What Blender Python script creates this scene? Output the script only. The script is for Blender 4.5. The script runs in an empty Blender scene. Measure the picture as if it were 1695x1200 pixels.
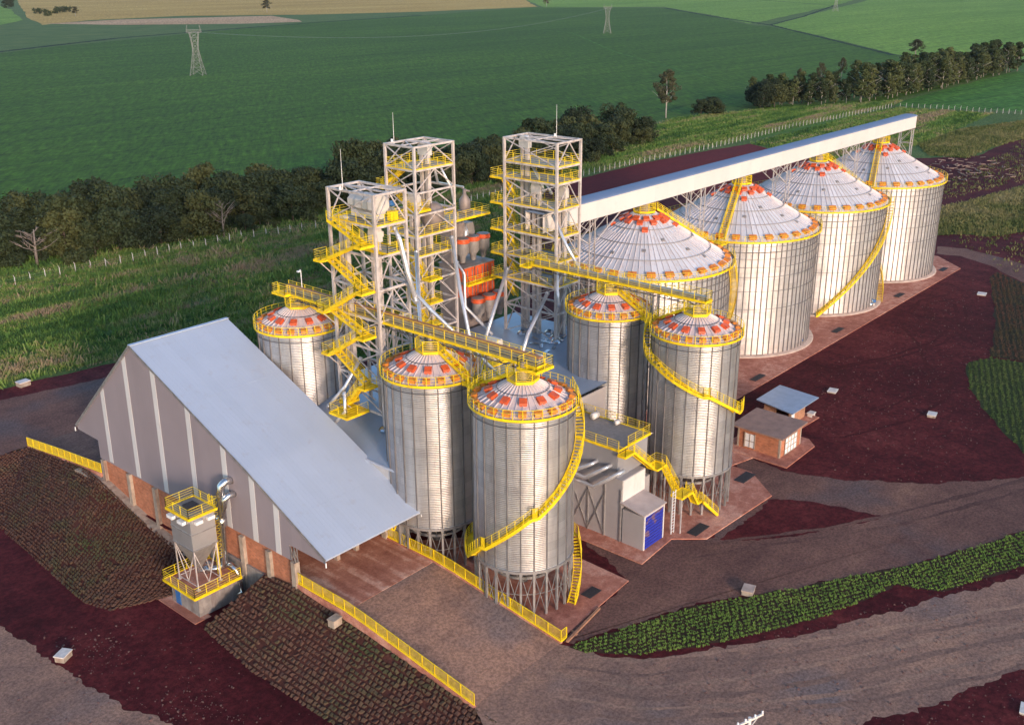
import bpy, bmesh, math, random
from math import sin, cos, pi, radians, atan2, hypot
from mathutils import Vector, Matrix
import numpy as np
random.seed(7); RNG = np.random.default_rng(11)
scn = bpy.context.scene
COL = scn.collection

# ------------------------------------------------------------------ mesh building
class MB:
    def __init__(s): s.v = []; s.f = []
    def add(s, vs, fs):
        o = len(s.v); s.v += [tuple(p) for p in vs]; s.f += [tuple(i + o for i in f) for f in fs]; return s
    def box(s, a, b):
        x0, y0, z0 = a; x1, y1, z1 = b
        return s.add([(x0,y0,z0),(x1,y0,z0),(x1,y1,z0),(x0,y1,z0),(x0,y0,z1),(x1,y0,z1),(x1,y1,z1),(x0,y1,z1)],
                     [(0,3,2,1),(4,5,6,7),(0,1,5,4),(1,2,6,5),(2,3,7,6),(3,0,4,7)])
    def beam(s, p, q, w, h=None):
        h = h or w; p = Vector(p); q = Vector(q); d = (q - p)
        if d.length < 1e-6: return s
        d.normalize(); up = Vector((0,0,1)) if abs(d.z) < .95 else Vector((1,0,0))
        a = d.cross(up).normalized() * (w/2); b = a.cross(d).normalized() * (h/2)
        vs = [p-a-b, p+a-b, p+a+b, p-a+b, q-a-b, q+a-b, q+a+b, q-a+b]
        return s.add(vs, [(0,1,2,3),(7,6,5,4),(0,4,5,1),(1,5,6,2),(2,6,7,3),(3,7,4,0)])
    def tube(s, pts, r, n=10, cap=True):
        pts = [Vector(p) for p in pts]; rings = []; prev = None
        for i, p in enumerate(pts):
            d = (pts[min(i+1, len(pts)-1)] - pts[max(i-1, 0)]).normalized()
            up = Vector((0,0,1)) if abs(d.z) < .95 else Vector((1,0,0))
            a = d.cross(up).normalized(); 
            if prev is not None and a.dot(prev) < 0: a = -a
            b = a.cross(d); prev = a
            rr = r[i] if isinstance(r, (list, tuple)) else r
            rings.append([p + (a*cos(2*pi*k/n) + b*sin(2*pi*k/n))*rr for k in range(n)])
        vs = [v for R in rings for v in R]; fs = []
        for i in range(len(pts)-1):
            for k in range(n):
                k2 = (k+1) % n; fs.append((i*n+k, i*n+k2, (i+1)*n+k2, (i+1)*n+k))
        if cap: fs += [tuple(range(n-1,-1,-1)), tuple(range((len(pts)-1)*n, len(pts)*n))]
        return s.add(vs, fs)
    def lathe(s, prof, n=48, c=(0,0,0), a0=0., a1=2*pi):
        full = abs(a1-a0-2*pi) < 1e-6; m = n if full else n+1
        vs = [(c[0]+r*cos(a0+(a1-a0)*k/n), c[1]+r*sin(a0+(a1-a0)*k/n), c[2]+z) for r, z in prof for k in range(m)]
        fs = []
        for i in range(len(prof)-1):
            for k in range(n):
                k2 = (k+1) % m; fs.append((i*m+k, i*m+k2, (i+1)*m+k2, (i+1)*m+k))
        return s.add(vs, fs)
    def prism(s, poly, d):
        """planar polygon (3d points) extruded by vector d"""
        n = len(poly); d = Vector(d); a = [Vector(p) for p in poly]; b = [p + d for p in a]
        fs = [tuple(range(n-1,-1,-1)), tuple(range(n, 2*n))] + [(i,(i+1)%n,n+(i+1)%n,n+i) for i in range(n)]
        return s.add(a+b, fs)
    def quad(s, *p): return s.add(p, [tuple(range(len(p)))])

def wl(o):
    v = Vector((0,0,0))
    while o is not None: v += o.location; o = o.parent
    return v
def mesh_of(name, mb, mat, org=(0,0,0), smooth=False, fixn=True):
    me = bpy.data.meshes.new(name); o = Vector(org)
    me.from_pydata([Vector(v)-o for v in mb.v], [], mb.f)
    if fixn:
        bm = bmesh.new(); bm.from_mesh(me); bmesh.ops.recalc_face_normals(bm, faces=bm.faces); bm.to_mesh(me); bm.free()
    if smooth: me.shade_smooth()
    me.materials.append(mat); return me
def link(name, data, parent=None, loc=(0,0,0), rz=0.):
    o = bpy.data.objects.new(name, data); COL.objects.link(o); o.location = loc; o.rotation_euler = (0,0,rz)
    if parent: o.parent = parent
    return o
def part(name, mb, mat, parent=None, smooth=False, label=None):
    o = link(name, mesh_of(name, mb, mat, wl(parent), smooth), parent)
    if label: o['label'] = label
    return o
def tag(o, label, cat, group=None):
    o['label'] = label; o['category'] = cat
    if group: o['group'] = group
    return o
def thing(name, label, cat, loc=(0,0,0), group=None):
    return tag(link(name, None, None, loc), label, cat, group)
def solo(name, mb, mat, label, cat, loc, group=None, smooth=False):
    return tag(link(name, mesh_of(name, mb, mat, loc, smooth), None, loc), label, cat, group)
def kids(o): return [c for c in COL.objects if c.parent == o]
KID = {}
def copy_tree(o, parent=None):
    c = o.copy(); COL.objects.link(c); c.parent = parent
    for ch in list(o.children): copy_tree(ch, c)
    return c

# ------------------------------------------------------------------ materials
def lin(c): return tuple(c) + (1.,)
class NT:
    def __init__(s, name):
        s.m = bpy.data.materials.new(name); s.m.use_nodes = True; s.t = s.m.node_tree; s.b = s.t.nodes['Principled BSDF']
    def n(s, typ, **kw):
        x = s.t.nodes.new(typ)
        for k, v in kw.items():
            if k.startswith('i_'): x.inputs[k[2:].replace('_',' ')].default_value = v
            else: setattr(x, k, v)
        return x
    def l(s, a, b): s.t.links.new(a, b)
    def math(s, op, a, b=None, c=None):
        x = s.n('ShaderNodeMath', operation=op)
        for i, v in enumerate((a, b, c)):
            if v is None: continue
            if isinstance(v, (int, float)): x.inputs[i].default_value = v
            else: s.l(v, x.inputs[i])
        return x.outputs[0]
    def pos(s, kind='world', scale=(1,1,1), rot=(0,0,0)):
        src = s.n('ShaderNodeNewGeometry').outputs['Position'] if kind == 'world' else s.n('ShaderNodeTexCoord').outputs['Object']
        if scale == (1,1,1) and rot == (0,0,0): return src
        m = s.n('ShaderNodeMapping'); m.inputs['Scale'].default_value = scale; m.inputs['Rotation'].default_value = rot
        s.l(src, m.inputs['Vector']); return m.outputs[0]
    def noise(s, vec, scale, detail=3., rough=.55):
        x = s.n('ShaderNodeTexNoise'); x.inputs['Scale'].default_value = scale; x.inputs['Detail'].default_value = detail
        x.inputs['Roughness'].default_value = rough; s.l(vec, x.inputs['Vector']); return x.outputs['Fac']
    def ramp(s, fac, stops):
        x = s.n('ShaderNodeValToRGB'); e = x.color_ramp.elements
        while len(e) < len(stops): e.new(.5)
        for i, (p, c) in enumerate(stops): e[i].position = p; e[i].color = lin(c)
        s.l(fac, x.inputs[0]); return x.outputs[0]
    def mix(s, fac, a, b, mode='MIX'):
        x = s.n('ShaderNodeMix', data_type='RGBA', blend_type=mode)
        for i, v in ((0, fac), (6, a), (7, b)):
            if isinstance(v, (int, float)): x.inputs[i].default_value = v
            elif isinstance(v, tuple): x.inputs[i].default_value = lin(v)
            else: s.l(v, x.inputs[i])
        return x.outputs[2]
    def color(s, c):
        if isinstance(c, tuple): s.b.inputs['Base Color'].default_value = lin(c)
        else: s.l(c, s.b.inputs['Base Color'])
        return s
    def set(s, rough=.6, metal=0., spec=.5):
        s.b.inputs['Roughness'].default_value = rough; s.b.inputs['Metallic'].default_value = metal
        s.b.inputs['Specular IOR Level'].default_value = spec; return s
    def bump(s, h, strength=.5, dist=.05):
        x = s.n('ShaderNodeBump'); x.inputs['Strength'].default_value = strength; x.inputs['Distance'].default_value = dist
        s.l(h, x.inputs['Height']); s.l(x.outputs[0], s.b.inputs['Normal']); return s

def plain(name, c, rough=.6, metal=0., var=.25, scale=1.2, spec=.4, dirt=None):
    t = NT(name); p = t.pos('world'); f = t.noise(p, scale, 5)
    hi = tuple(min(1, x*(1+var)) for x in c); lo = tuple(x*(1-var) for x in c)
    col = t.ramp(f, [(.3, lo), (.7, hi)])
    if dirt:
        g = t.ramp(t.noise(t.pos('world', (1,1,.15)), .9, 6, .7), [(.5, (0,0,0)), (.75, (1,1,1))])
        col = t.mix(g, col, dirt)
    t.color(col).set(rough, metal, spec); return t.m

def ground(name, stops, s1, s2, fine=None, bump=.4, bd=.08, streak=None, pebbles=None, zone=None):
    t = NT(name); p = t.pos('world')
    a = t.noise(p, s1, 6, .6); b = t.noise(p, s2, 5, .65)
    f = t.math('ADD', t.math('MULTIPLY', a, .55), t.math('MULTIPLY', b, .45))
    if streak:
        sc, rot, amt = streak
        f = t.math('ADD', f, t.math('MULTIPLY', t.math('SUBTRACT', t.noise(t.pos('world', sc, (0,0,rot)), 1., 4), .5), amt))
    col = t.ramp(f, stops)
    if zone: col = t.mix(t.ramp(t.noise(p, zone[0], 4, .5), [(zone[1], (0,0,0)), (zone[1]+.1, (zone[3],)*3)]), col, zone[2])
    if fine:
        fn = t.noise(p, fine[0], 3, .8); g = t.ramp(fn, [(.4, (fine[1],)*3), (.6, (fine[2],)*3)])
        col = t.mix(1., col, g, 'MULTIPLY')
    if pebbles:
        vv = t.n('ShaderNodeTexVoronoi'); vv.inputs['Scale'].default_value = pebbles[0]; t.l(p, vv.inputs['Vector'])
        k = t.math('LESS_THAN', vv.outputs['Distance'], pebbles[1])
        k = t.math('MULTIPLY', k, t.math('GREATER_THAN', t.noise(p, .35, 4, .7), pebbles[3]))
        col = t.mix(k, col, pebbles[2])
    t.color(col).set(.92, 0, .15)
    t.bump(t.math('ADD', b, t.math('MULTIPLY', t.noise(p, 6., 4, .7), .35)), bump, bd); return t.m

YELLOW = plain('yellow_paint', (.78,.53,.006), .5, 0, .22, 1.1, .4, (.52,.27,.02))
YRAIL = plain('yellow_rail_paint', (.80,.57,.010), .45, 0, .1, 1.5, .5)
ORANGE = plain('orange_paint', (.56,.085,.022), .45, 0, .22, 2.)
ORANGE2 = plain('amber_paint', (.60,.19,.02), .5, 0, .22, 2.)
RUSTBELT = plain('rust_orange_cover', (.44,.17,.05), .6, 0, .3, 2.)
STEEL = plain('light_steel_paint', (.50,.44,.41), .5, .12, .2, 1.5, .5, (.2,.16,.13))
STEELD = plain('galvanised_frame', (.33,.31,.30), .45, .55, .25, 1.5, .5)
DARKST = plain('dark_steel', (.10,.094,.096), .5, .4, .25)
SPOUT = plain('bright_spout_metal', (.62,.62,.64), .32, .6, .12, 1.2)
DUCT = plain('shiny_duct_metal', (.6,.6,.6), .22, .95, .1, 1.5)
CREAM = plain('cream_sheet', (.62,.58,.54), .5, .1, .07, .5, .4, (.5,.44,.39))
MACH = plain('pale_machine_paint', (.55,.51,.47), .5, .1, .12, 1.)
GREYM = plain('warm_grey_machine', (.22,.18,.165), .55, .2, .25, 1.)
CONC = plain('beige_concrete', (.34,.27,.21), .85, 0, .25, 1.3, .2, (.19,.11,.08))
CONCG = plain('grey_concrete', (.23,.2,.18), .88, 0, .3, 1.1, .2, (.13,.085,.07))
WHITEC = plain('white_concrete', (.6,.54,.49), .85, 0, .15, 2., .2)
WHITEP = plain('white_paint', (.72,.7,.68), .5, 0, .06, 2.)
GRATE = plain('dark_grating', (.045,.04,.042), .7, .2, .3, 6.)
BLUE = plain('blue_motor_paint', (.03,.12,.3), .45)
BROWNROOF = plain('brown_roof_sheet', (.27,.16,.12), .6, 0, .18, 1.)
BLUEROOF = plain('pale_zinc_roof', (.30,.37,.47), .4, .4, .1, 1.)
WOODR = plain('raw_timber', (.33,.16,.09), .8, 0, .3, 2.)

def corrugated(name, c, metal, rough, period, sheet=(2.8,.9), rad=5., band=.22):
    """curved galvanised sheets: horizontal corrugation, slightly different sheets, faint stains"""
    t = NT(name); o = t.pos('object'); sp = t.n('ShaderNodeSeparateXYZ'); t.l(o, sp.inputs[0])
    ang = t.math('MULTIPLY', t.math('ARCTAN2', sp.outputs[1], sp.outputs[0]), rad)
    cb = t.n('ShaderNodeCombineXYZ'); t.l(ang, cb.inputs[0]); t.l(sp.outputs[2], cb.inputs[1])
    br = t.n('ShaderNodeTexBrick'); t.l(cb.outputs[0], br.inputs['Vector'])
    br.inputs['Color1'].default_value = lin(tuple(x*(1-band) for x in c)); br.inputs['Color2'].default_value = lin(tuple(x*(1+band*.5) for x in c))
    br.inputs['Mortar'].default_value = lin(tuple(x*.55 for x in c)); br.inputs['Scale'].default_value = 1
    br.inputs['Brick Width'].default_value = sheet[0]; br.inputs['Row Height'].default_value = sheet[1]; br.inputs['Mortar Size'].default_value = .018; br.inputs['Mortar Smooth'].default_value = 1.
    st = t.ramp(t.noise(o, .35, 5, .6), [(.3, (.78,.78,.80)), (.7, (1.,.99,.97))])
    col = t.mix(1., br.outputs[0], st, 'MULTIPLY')
    st2 = t.ramp(t.noise(t.pos('object', (1,1,.12)), 1.3, 4, .6), [(.35, (.82,.80,.79)), (.6, (1,1,1))])
    col = t.mix(1., col, st2, 'MULTIPLY')
    dn = t.n('ShaderNodeMapRange'); t.l(sp.outputs[2], dn.inputs[0]); dn.inputs[1].default_value = .2; dn.inputs[2].default_value = 2.6; dn.inputs[3].default_value = .55; dn.inputs[4].default_value = 0.
    col = t.mix(t.math('MULTIPLY', dn.outputs[0], t.noise(o, .8, 4)), col, (.36,.2,.14))   # splashed soil near the foot
    t.color(col).set(rough, metal, .5)
    rr = t.n('ShaderNodeMapRange'); t.l(t.noise(o, .9, 4), rr.inputs[0]); rr.inputs[3].default_value = rough-.09; rr.inputs[4].default_value = rough+.1
    t.l(rr.outputs[0], t.b.inputs['Roughness'])
    w = t.math('SINE', t.math('MULTIPLY', sp.outputs[2], 2*pi/period))
    h = t.math('ADD', t.math('MULTIPLY', w, .010), t.math('MULTIPLY', t.noise(cb.outputs[0], .7, 3), .05))
    t.bump(h, .9, 1.); return t.m
WALL_S = corrugated('small_silo_sheet', (.57,.55,.54), .78, .46, .2, (2.8,.9), 5., .13)
WALL_B = corrugated('large_silo_sheet', (.68,.635,.60), .66, .46, .2, (2.8,1.1), 13.2, .15)
def coneroof(name, c, n):
    t = NT(name); o = t.pos('object'); sp = t.n('ShaderNodeSeparateXYZ'); t.l(o, sp.inputs[0])
    a = t.math('MULTIPLY', t.math('ARCTAN2', sp.outputs[1], sp.outputs[0]), n/(2*pi))
    r = t.math('FRACT', t.math('MULTIPLY', t.math('SINE', t.math('MULTIPLY', t.math('FLOOR', a), 12.989)), 437.5))
    col = t.ramp(r, [(0, tuple(x*.82 for x in c)), (1, tuple(x*1.08 for x in c))])
    col = t.mix(t.ramp(t.noise(o, 1.1, 5, .65), [(.52, (0,0,0)), (.8, (.6,)*3)]), col, (.42,.27,.2))
    t.color(col).set(.55, .1, .35).bump(t.noise(o, 1.2, 3), .15, .1); return t.m
ROOF_S = coneroof('small_silo_roof_sheet', (.60,.475,.445), 36)
ROOF_B = coneroof('large_silo_roof_sheet', (.55,.545,.57), 80)
RIB = plain('roof_rib_metal', (.64,.56,.54), .5, .1, .12)

def ribbed(name, c, axis, period, metal=.3, rough=.45, var=.06, strength=.5, seam=None):
    t = NT(name); p = t.pos('world'); sp = t.n('ShaderNodeSeparateXYZ'); t.l(p, sp.inputs[0])
    k = 'XYZ'.index(axis)
    w = t.math('PINGPONG', t.math('MULTIPLY', sp.outputs[k], 1/period), .5)
    h = t.math('MULTIPLY', t.math('SMOOTH_MIN', w, .18, .1), .06)
    f = t.noise(p, .22, 5, .6)
    col = t.ramp(f, [(.3, tuple(x*(1-var) for x in c)), (.7, tuple(x*(1+var) for x in c))])
    pan = t.math('FRACT', t.math('MULTIPLY', t.math('SINE', t.math('MULTIPLY', t.math('FLOOR', t.math('MULTIPLY', sp.outputs[k], 1/(period*3.))), 78.233)), 4358.5))
    col = t.mix(1., col, t.ramp(pan, [(0, (1-var,)*3), (1, (1+var*.3,)*3)]), 'MULTIPLY')
    col = t.mix(t.ramp(t.noise(p, .7, 6, .7), [(.58, (0,0,0)), (.8, (.35,)*3)]), col, (.33,.25,.22))
    t.color(col).set(rough, metal, .5).bump(h, strength, 1.); return t.m
ROOFW = ribbed('zinc_roof_sheet', (.395,.45,.545), 'X', .45, .2, .58, .028, .5)
GABLE = ribbed('grey_cladding', (.27,.225,.238), 'Y', .5, .05, .55, .05, .35)
LIGHTP = ribbed('translucent_cladding', (.56,.54,.53), 'Y', .5, 0, .45, .05, .3)
LOWROOF = ribbed('bluish_low_roof', (.31,.37,.455), 'Y', .5, .35, .45, .05, .4)
SHED = ribbed('grey_shed_cladding', (.40,.37,.37), 'Z', 1.4, .25, .5, .08, .5)
GALTOP = ribbed('gallery_roof_sheet', (.15,.20,.30), 'X', 1., .0, .75, .05, .3)
SIDEM = ribbed('gallery_side_sheet', (.60,.55,.515), 'X', 1.2, .05, .5, .04, .2)
DUSTM = ribbed('collector_casing', (.52,.50,.49), 'Z', 1.3, .65, .38, .1, .3)

def brickmat(name, c):
    t = NT(name); p = t.pos('world'); sp = t.n('ShaderNodeSeparateXYZ'); t.l(p, sp.inputs[0])
    cb = t.n('ShaderNodeCombineXYZ'); t.l(t.math('ADD', sp.outputs[0], sp.outputs[1]), cb.inputs[0]); t.l(sp.outputs[2], cb.inputs[1])
    br = t.n('ShaderNodeTexBrick'); t.l(cb.outputs[0], br.inputs['Vector']); br.inputs['Scale'].default_value = 1
    br.inputs['Color1'].default_value = lin(tuple(x*.8 for x in c)); br.inputs['Color2'].default_value = lin(tuple(x*1.15 for x in c)); br.inputs['Mortar'].default_value = lin((.33,.22,.17))
    br.inputs['Brick Width'].default_value = .4; br.inputs['Row Height'].default_value = .2; br.inputs['Mortar Size'].default_value = .012
    col = t.mix(1., br.outputs[0], t.ramp(t.noise(p, .8, 5), [(.3, (.75,.72,.7)), (.7, (1.05,1.05,1.05))]), 'MULTIPLY')
    t.color(col).set(.85, 0, .2); return t.m
BRICK = brickmat('orange_brick', (.47,.17,.085))
BRICK2 = brickmat('tan_brick', (.42,.21,.12))

SOIL = ground('dark_red_soil', [(.34,(.042,.0048,.0064)),(.47,(.068,.0084,.0104)),(.58,(.098,.0145,.0150)),(.70,(.15,.031,.027))], .05, .45, (1.6,.70,1.28), .6, .2, ((.22,.035,1), .35, .35), pebbles=(1.4,.07,(.12,.055,.048),.62))
SOILB = ground('bare_red_soil', [(.3,(.080,.0080,.0100)),(.7,(.15,.019,.019))], .03, .4, (2.,.8,1.2), .5, .15)
GRAVEL = ground('grey_brown_gravel', [(.30,(.155,.094,.074)),(.44,(.235,.134,.098)),(.56,(.31,.172,.117)),(.70,(.39,.21,.132))], .06, .45, (3.2,.72,1.26), .45, .04, ((.02,.30,1), -.62, .3), (1.8,.09,(.30,.23,.19),.55), (.055,.54,(.15,.125,.122),.7))
GRAVELD = ground('dark_gravel', [(.30,(.092,.045,.038)),(.45,(.138,.068,.053)),(.57,(.18,.090,.066)),(.72,(.24,.122,.082))], .06, .45, (3.2,.72,1.26), .45, .04, ((.02,.30,1), -.45, .3), (1.8,.09,(.20,.15,.13),.55), (.05,.55,(.105,.085,.085),.6))
PAD = ground('orange_stained_slab', [(.38,(.30,.105,.070)),(.5,(.45,.18,.120)),(.61,(.60,.31,.22))], .12, .9, (5.,.85,1.12), .15, .03)
APRON = ground('reddish_apron_slab', [(.38,(.32,.125,.082)),(.5,(.44,.19,.125)),(.62,(.62,.36,.26))], .12, .7, (5.,.85,1.12), .15, .03, ((.9,.07,1), 0, .6))
GRASS = ground('rough_grass', [(.25,(.045,.080,.022)),(.45,(.075,.125,.032)),(.6,(.11,.15,.040)),(.78,(.16,.16,.06))], .035, .35, (1.2,.6,1.35), 1., .5, ((.02,.16,1), .05, .5))
GRASSB = ground('bright_grass', [(.3,(.045,.10,.018)),(.5,(.08,.155,.024)),(.7,(.13,.185,.04))], .04, .35, (1.,.7,1.3), 1., .4)
def crop(name, lo, mid, hi, rot, row=1.2):
    t = NT(name); p = t.pos('world')
    big = t.noise(t.pos('world', (.0022,.010,1), (0,0,rot)), 1., 4, .6)
    s2 = t.noise(t.pos('world', (.006,.09,1), (0,0,rot)), 1., 4, .6)
    fine = t.noise(t.pos('world', (.16,.30,1), (0,0,rot)), 1., 4, .85)
    f = t.math('ADD', t.math('MULTIPLY', big, .42), t.math('ADD', t.math('MULTIPLY', s2, .38), t.math('MULTIPLY', fine, .20)))
    col = t.ramp(f, [(.40, lo), (.5, mid), (.60, hi)])
    gm = t.n('ShaderNodeMapping'); gm.inputs['Rotation'].default_value = (0,0,radians(-52)); t.l(p, gm.inputs['Vector']); gs = t.n('ShaderNodeMapping'); gs.inputs['Scale'].default_value = (.085,.55,1); t.l(gm.outputs[0], gs.inputs['Vector'])
    grain = t.noise(gs.outputs[0], 1., 3, .8)
    col = t.mix(1., col, t.ramp(grain, [(.34, (.55,)*3), (.66, (1.42,)*3)]), 'MULTIPLY')
    col = t.mix(1., col, t.ramp(fine, [(.36, (.72,)*3), (.64, (1.25,)*3)]), 'MULTIPLY')
    sx = t.n('ShaderNodeSeparateXYZ'); t.l(t.pos('world', (1,1,1), (0,0,rot)), sx.inputs[0])
    wob = t.math('ADD', sx.outputs[1], t.math('MULTIPLY', t.noise(p, .006, 2), 30.))
    ln = t.math('PINGPONG', t.math('MULTIPLY', wob, 1/27.), .5)   # sprayer tramlines
    col = t.mix(1., col, t.ramp(ln, [(.0, (.62,)*3), (.06, (1,1,1))]), 'MULTIPLY')
    t.color(col).set(.9, 0, .15).bump(t.math('ADD', fine, s2), 1., .5); return t.m
CROPM = crop('dark_green_crop', (.036,.084,.0045), (.049,.108,.006), (.068,.135,.009), .03)
CROPL = crop('light_green_crop', (.12,.215,.026), (.155,.26,.034), (.20,.305,.042), .1)
CROPR = crop('mid_green_crop', (.045,.125,.014), (.062,.155,.018), (.085,.19,.023), .2)
TANM = crop('tan_stubble', (.40,.235,.055), (.47,.285,.07), (.54,.345,.095), .2)
TANP = crop('pink_stubble', (.42,.24,.12), (.49,.29,.15), (.54,.34,.19), .2)

def leafmat(name, cols, rnd=.62):
    t = NT(name); oi = t.n('ShaderNodeObjectInfo'); o = t.pos('object')
    f = t.math('ADD', t.math('MULTIPLY', oi.outputs['Random'], rnd), t.math('MULTIPLY', t.noise(o, .45, 3), 1-rnd))
    t.color(t.ramp(f, cols)).set(.75, 0, .25); return t.m
LEAF_D = leafmat('dark_foliage', [(.2,(.015,.024,.010)),(.45,(.025,.037,.014)),(.65,(.037,.048,.016)),(.8,(.06,.065,.02)),(.93,(.11,.085,.028))])
LEAF_E = leafmat('grove_foliage', [(.2,(.024,.038,.013)),(.5,(.046,.062,.020)),(.8,(.078,.088,.027))])
LEAF_T = leafmat('olive_foliage', [(.2,(.034,.036,.017)),(.8,(.075,.07,.032))])
LEAF_P = leafmat('bare_twigs', [(.2,(.16,.13,.11)),(.8,(.22,.18,.15))])
BARK = plain('bark', (.09,.07,.055), .9, 0, .3, 2.)
BARKW = plain('pale_bark', (.38,.34,.30), .85, 0, .2, 2.)
def grassmat(name, stops, s=.05, streak=((.02,.16,1), .05, .6)):
    t = NT(name); p = t.pos('world'); a = t.noise(p, s, 5, .6); b = t.noise(p, .5, 3)
    f = t.math('ADD', t.math('MULTIPLY', a, .6), t.math('MULTIPLY', b, .4))
    f = t.math('ADD', f, t.math('MULTIPLY', t.math('SUBTRACT', t.noise(t.pos('world', streak[0], (0,0,streak[1])), 1., 4), .5), streak[2]))
    t.color(t.ramp(f, stops)).set(.85, 0, .2); return t.m
SCRUBM = grassmat('scrub_blades', [(.30,(.035,.085,.022)),(.42,(.075,.15,.030)),(.51,(.125,.20,.040)),(.59,(.19,.21,.070)),(.68,(.26,.19,.12))], .05, ((.014,.13,1), .12, 1.35))
DRYG = grassmat('dry_grass_blades', [(.28,(.045,.07,.02)),(.45,(.10,.115,.035)),(.6,(.19,.17,.07)),(.75,(.26,.22,.11))])
TUFTM = grassmat('planted_tuft_blades', [(.25,(.10,.19,.040)),(.5,(.155,.25,.05)),(.75,(.22,.31,.07))], .2, ((.1,.1,1),0,.2))
SODM = grassmat('dry_sod', [(.30,(.080,.037,.027)),(.45,(.098,.050,.035)),(.56,(.080,.056,.032)),(.72,(.046,.062,.022))], .09, ((.1,.1,1),0,.5))
# ---- ground outlines in metres
CROP=[(356.5,872.5),(395,895.5),(469.9,942.3),(639.2,1015.6),(894.1,1130.7),(1147.6,1173.1),(1509,1265.6),(1602.5,1046.3),(1339.2,794.3),(1152.2,634.2),(1138.4,603.4),(995,474.9),(800,317.8),(776.4,273.4),(839.4,235.5),(750.2,209.5),(522.6,205),(454.9,231.7),(385,252),(310.9,237.4),(238.1,229.5),(184.9,228.7),(137.8,228.8),(98,239.9),(89.3,238.1)]
TAN1=[(1444.6,3119.1),(2106,1805.8),(1540.8,1277.9),(1254.4,1282),(1062.5,1349.7),(929.5,1471.3),(770.6,1446.9),(659.5,1361.6),(759.6,1611.9),(1013.8,2169.8)]
TAN2=[(678.4,1391.8),(805.8,1428.7),(1006.8,1350.9),(936,1196.3),(903,1148.2),(826.1,1172.3),(718.2,1274.9)]
LG0=[(987,2369.3),(1029.4,2296.6),(900.6,1964.7),(715,1531.2),(627.4,1408.9),(558.1,1351.1)]
LGF=[(2106,1805.8),(2333.5,1354),(2476.1,1070.8),(1865.3,860.9),(1392.5,711.6),(1178.6,648.8),(1375.8,816.1),(1656.7,1081.8),(1520.1,1246.9)]
RF=[(1165.8,614.1),(1405.7,691.2),(2144.9,926.6),(2488.1,1046.9),(2644.4,736.6),(816,220.7),(787.1,277.3),(811.7,322.5),(1013.9,484)]
RF2=[(496.3,194.3),(523.7,199.4),(578.5,201.6),(642.6,204.3),(764.4,206.1),(514.2,135.5),(503.2,163.4)]
BG=[(280.3,203.9),(313.4,212.2),(363.9,220.9),(419.3,224.7),(469.4,220.8),(488.1,208.4),(477.9,195.3),(422.4,189.9),(360.4,195),(321.5,202.2),(290,201.1)]
YARD=[(55.9,158.9),(60.8,157.6),(70,154.6),(80.7,155.1),(94.9,155.7),(106.9,154.6),(119.8,147.7),(135.4,141.1),(149.8,133.4),(190.7,150.5),(244.9,190.1),(282.5,195.8),(317,193.2),(322.9,180),(329.1,168.4),(344.5,149.4),(361.2,128.9),(377.7,116.4),(434.9,119.7),(462.3,111.8),(179,37.2),(104.4,17.6),(80.3,11.2),(46.6,50.5),(54.2,51.9),(57,79.2),(56.7,119.5),(53.7,134.3),(50.1,145.2)]
GR1=[(283.8,96.3),(296.8,92.9),(328.6,88.1),(346.4,81.3),(282.5,64.5),(260,74.6),(258.9,79.9),(253.2,84.8)]
GR2=[(388.5,141.4),(437.1,143.2),(481.5,131),(431.5,116.5),(397.7,118.9),(370.1,117.9),(367.4,129.2)]
ROADL=[(54.2,51.9),(55.9,58.4),(56.9,66),(57,71.5),(66.9,71.2),(66.1,52.2),(67.3,47.5),(70.8,43.1),(75.8,39.6),(83.8,34.4),(93.5,29.3),(97.6,27.2),(109.5,21.3),(113.1,19.9),(94.8,15.1),(90.8,17.3),(84.4,20.3),(78.6,22.3),(75,25.1),(70.9,25.4),(56.2,39.4),(51.8,46.6)]
ROADU=[(83.9,63.1),(84,59.8),(83.1,54.1),(89.6,54.7),(92.3,51.6),(98.3,51.6),(106.4,50.9),(111.8,59.3),(114.2,60.2),(113.7,52.9),(116.1,45.9),(123.3,36.5),(135.7,25.8),(123.1,22.5),(110.4,27.9),(101.2,32.3),(88.6,40),(84.1,43.1),(80.1,45.7),(73.6,48.5),(67.1,50.9),(66.2,52.3),(79.2,53.1)]
ISLE=[(93.2,50.5),(98.7,50.6),(105.9,50.5),(108.2,46.9),(109.5,42.9),(110.1,38.6),(105.4,41.1),(100.3,43.8),(96.4,47)]
ROADR=[(242.6,80.9),(244.6,75),(241.7,67.4),(237.9,60),(227.9,50.1),(214.6,46.6),(223.2,55.7),(232.9,65.9),(237.1,73.8),(235.8,78.7)]
ROADB=[(54.4,155.2),(59.5,154.6),(68.4,151.7),(77.8,152),(92.2,151.6),(81.8,135.8),(57.2,120),(56.8,122.7),(54,135.1),(52.5,139.3),(50.6,146.3)]
BANK=[(66.4,51.1),(70.2,49.7),(75.4,47.5),(80.1,45.6),(88.6,40),(96.2,35.5),(101.3,32.4),(110.4,27.9),(123.1,22.5),(115.1,20.4),(109.1,23),(102.1,26.3),(98.8,27.6),(96.9,31.9),(92.9,32.8),(85.7,35.3),(79.7,38.6),(74.1,41.9),(69.4,45.6),(66.8,49.3)]
SOD1=[(169.2,48.9),(173.8,46.9),(176.1,36.4),(133,25.1),(139.7,32.1),(148.6,38.8),(157.3,44.6),(163.4,47.3)]
SOD2=[(223,63),(228.8,63.3),(214.6,46.6),(177.5,36.8),(175.3,41.7),(174.4,47.1),(191.2,51.7),(206.1,56.7)]
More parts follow.
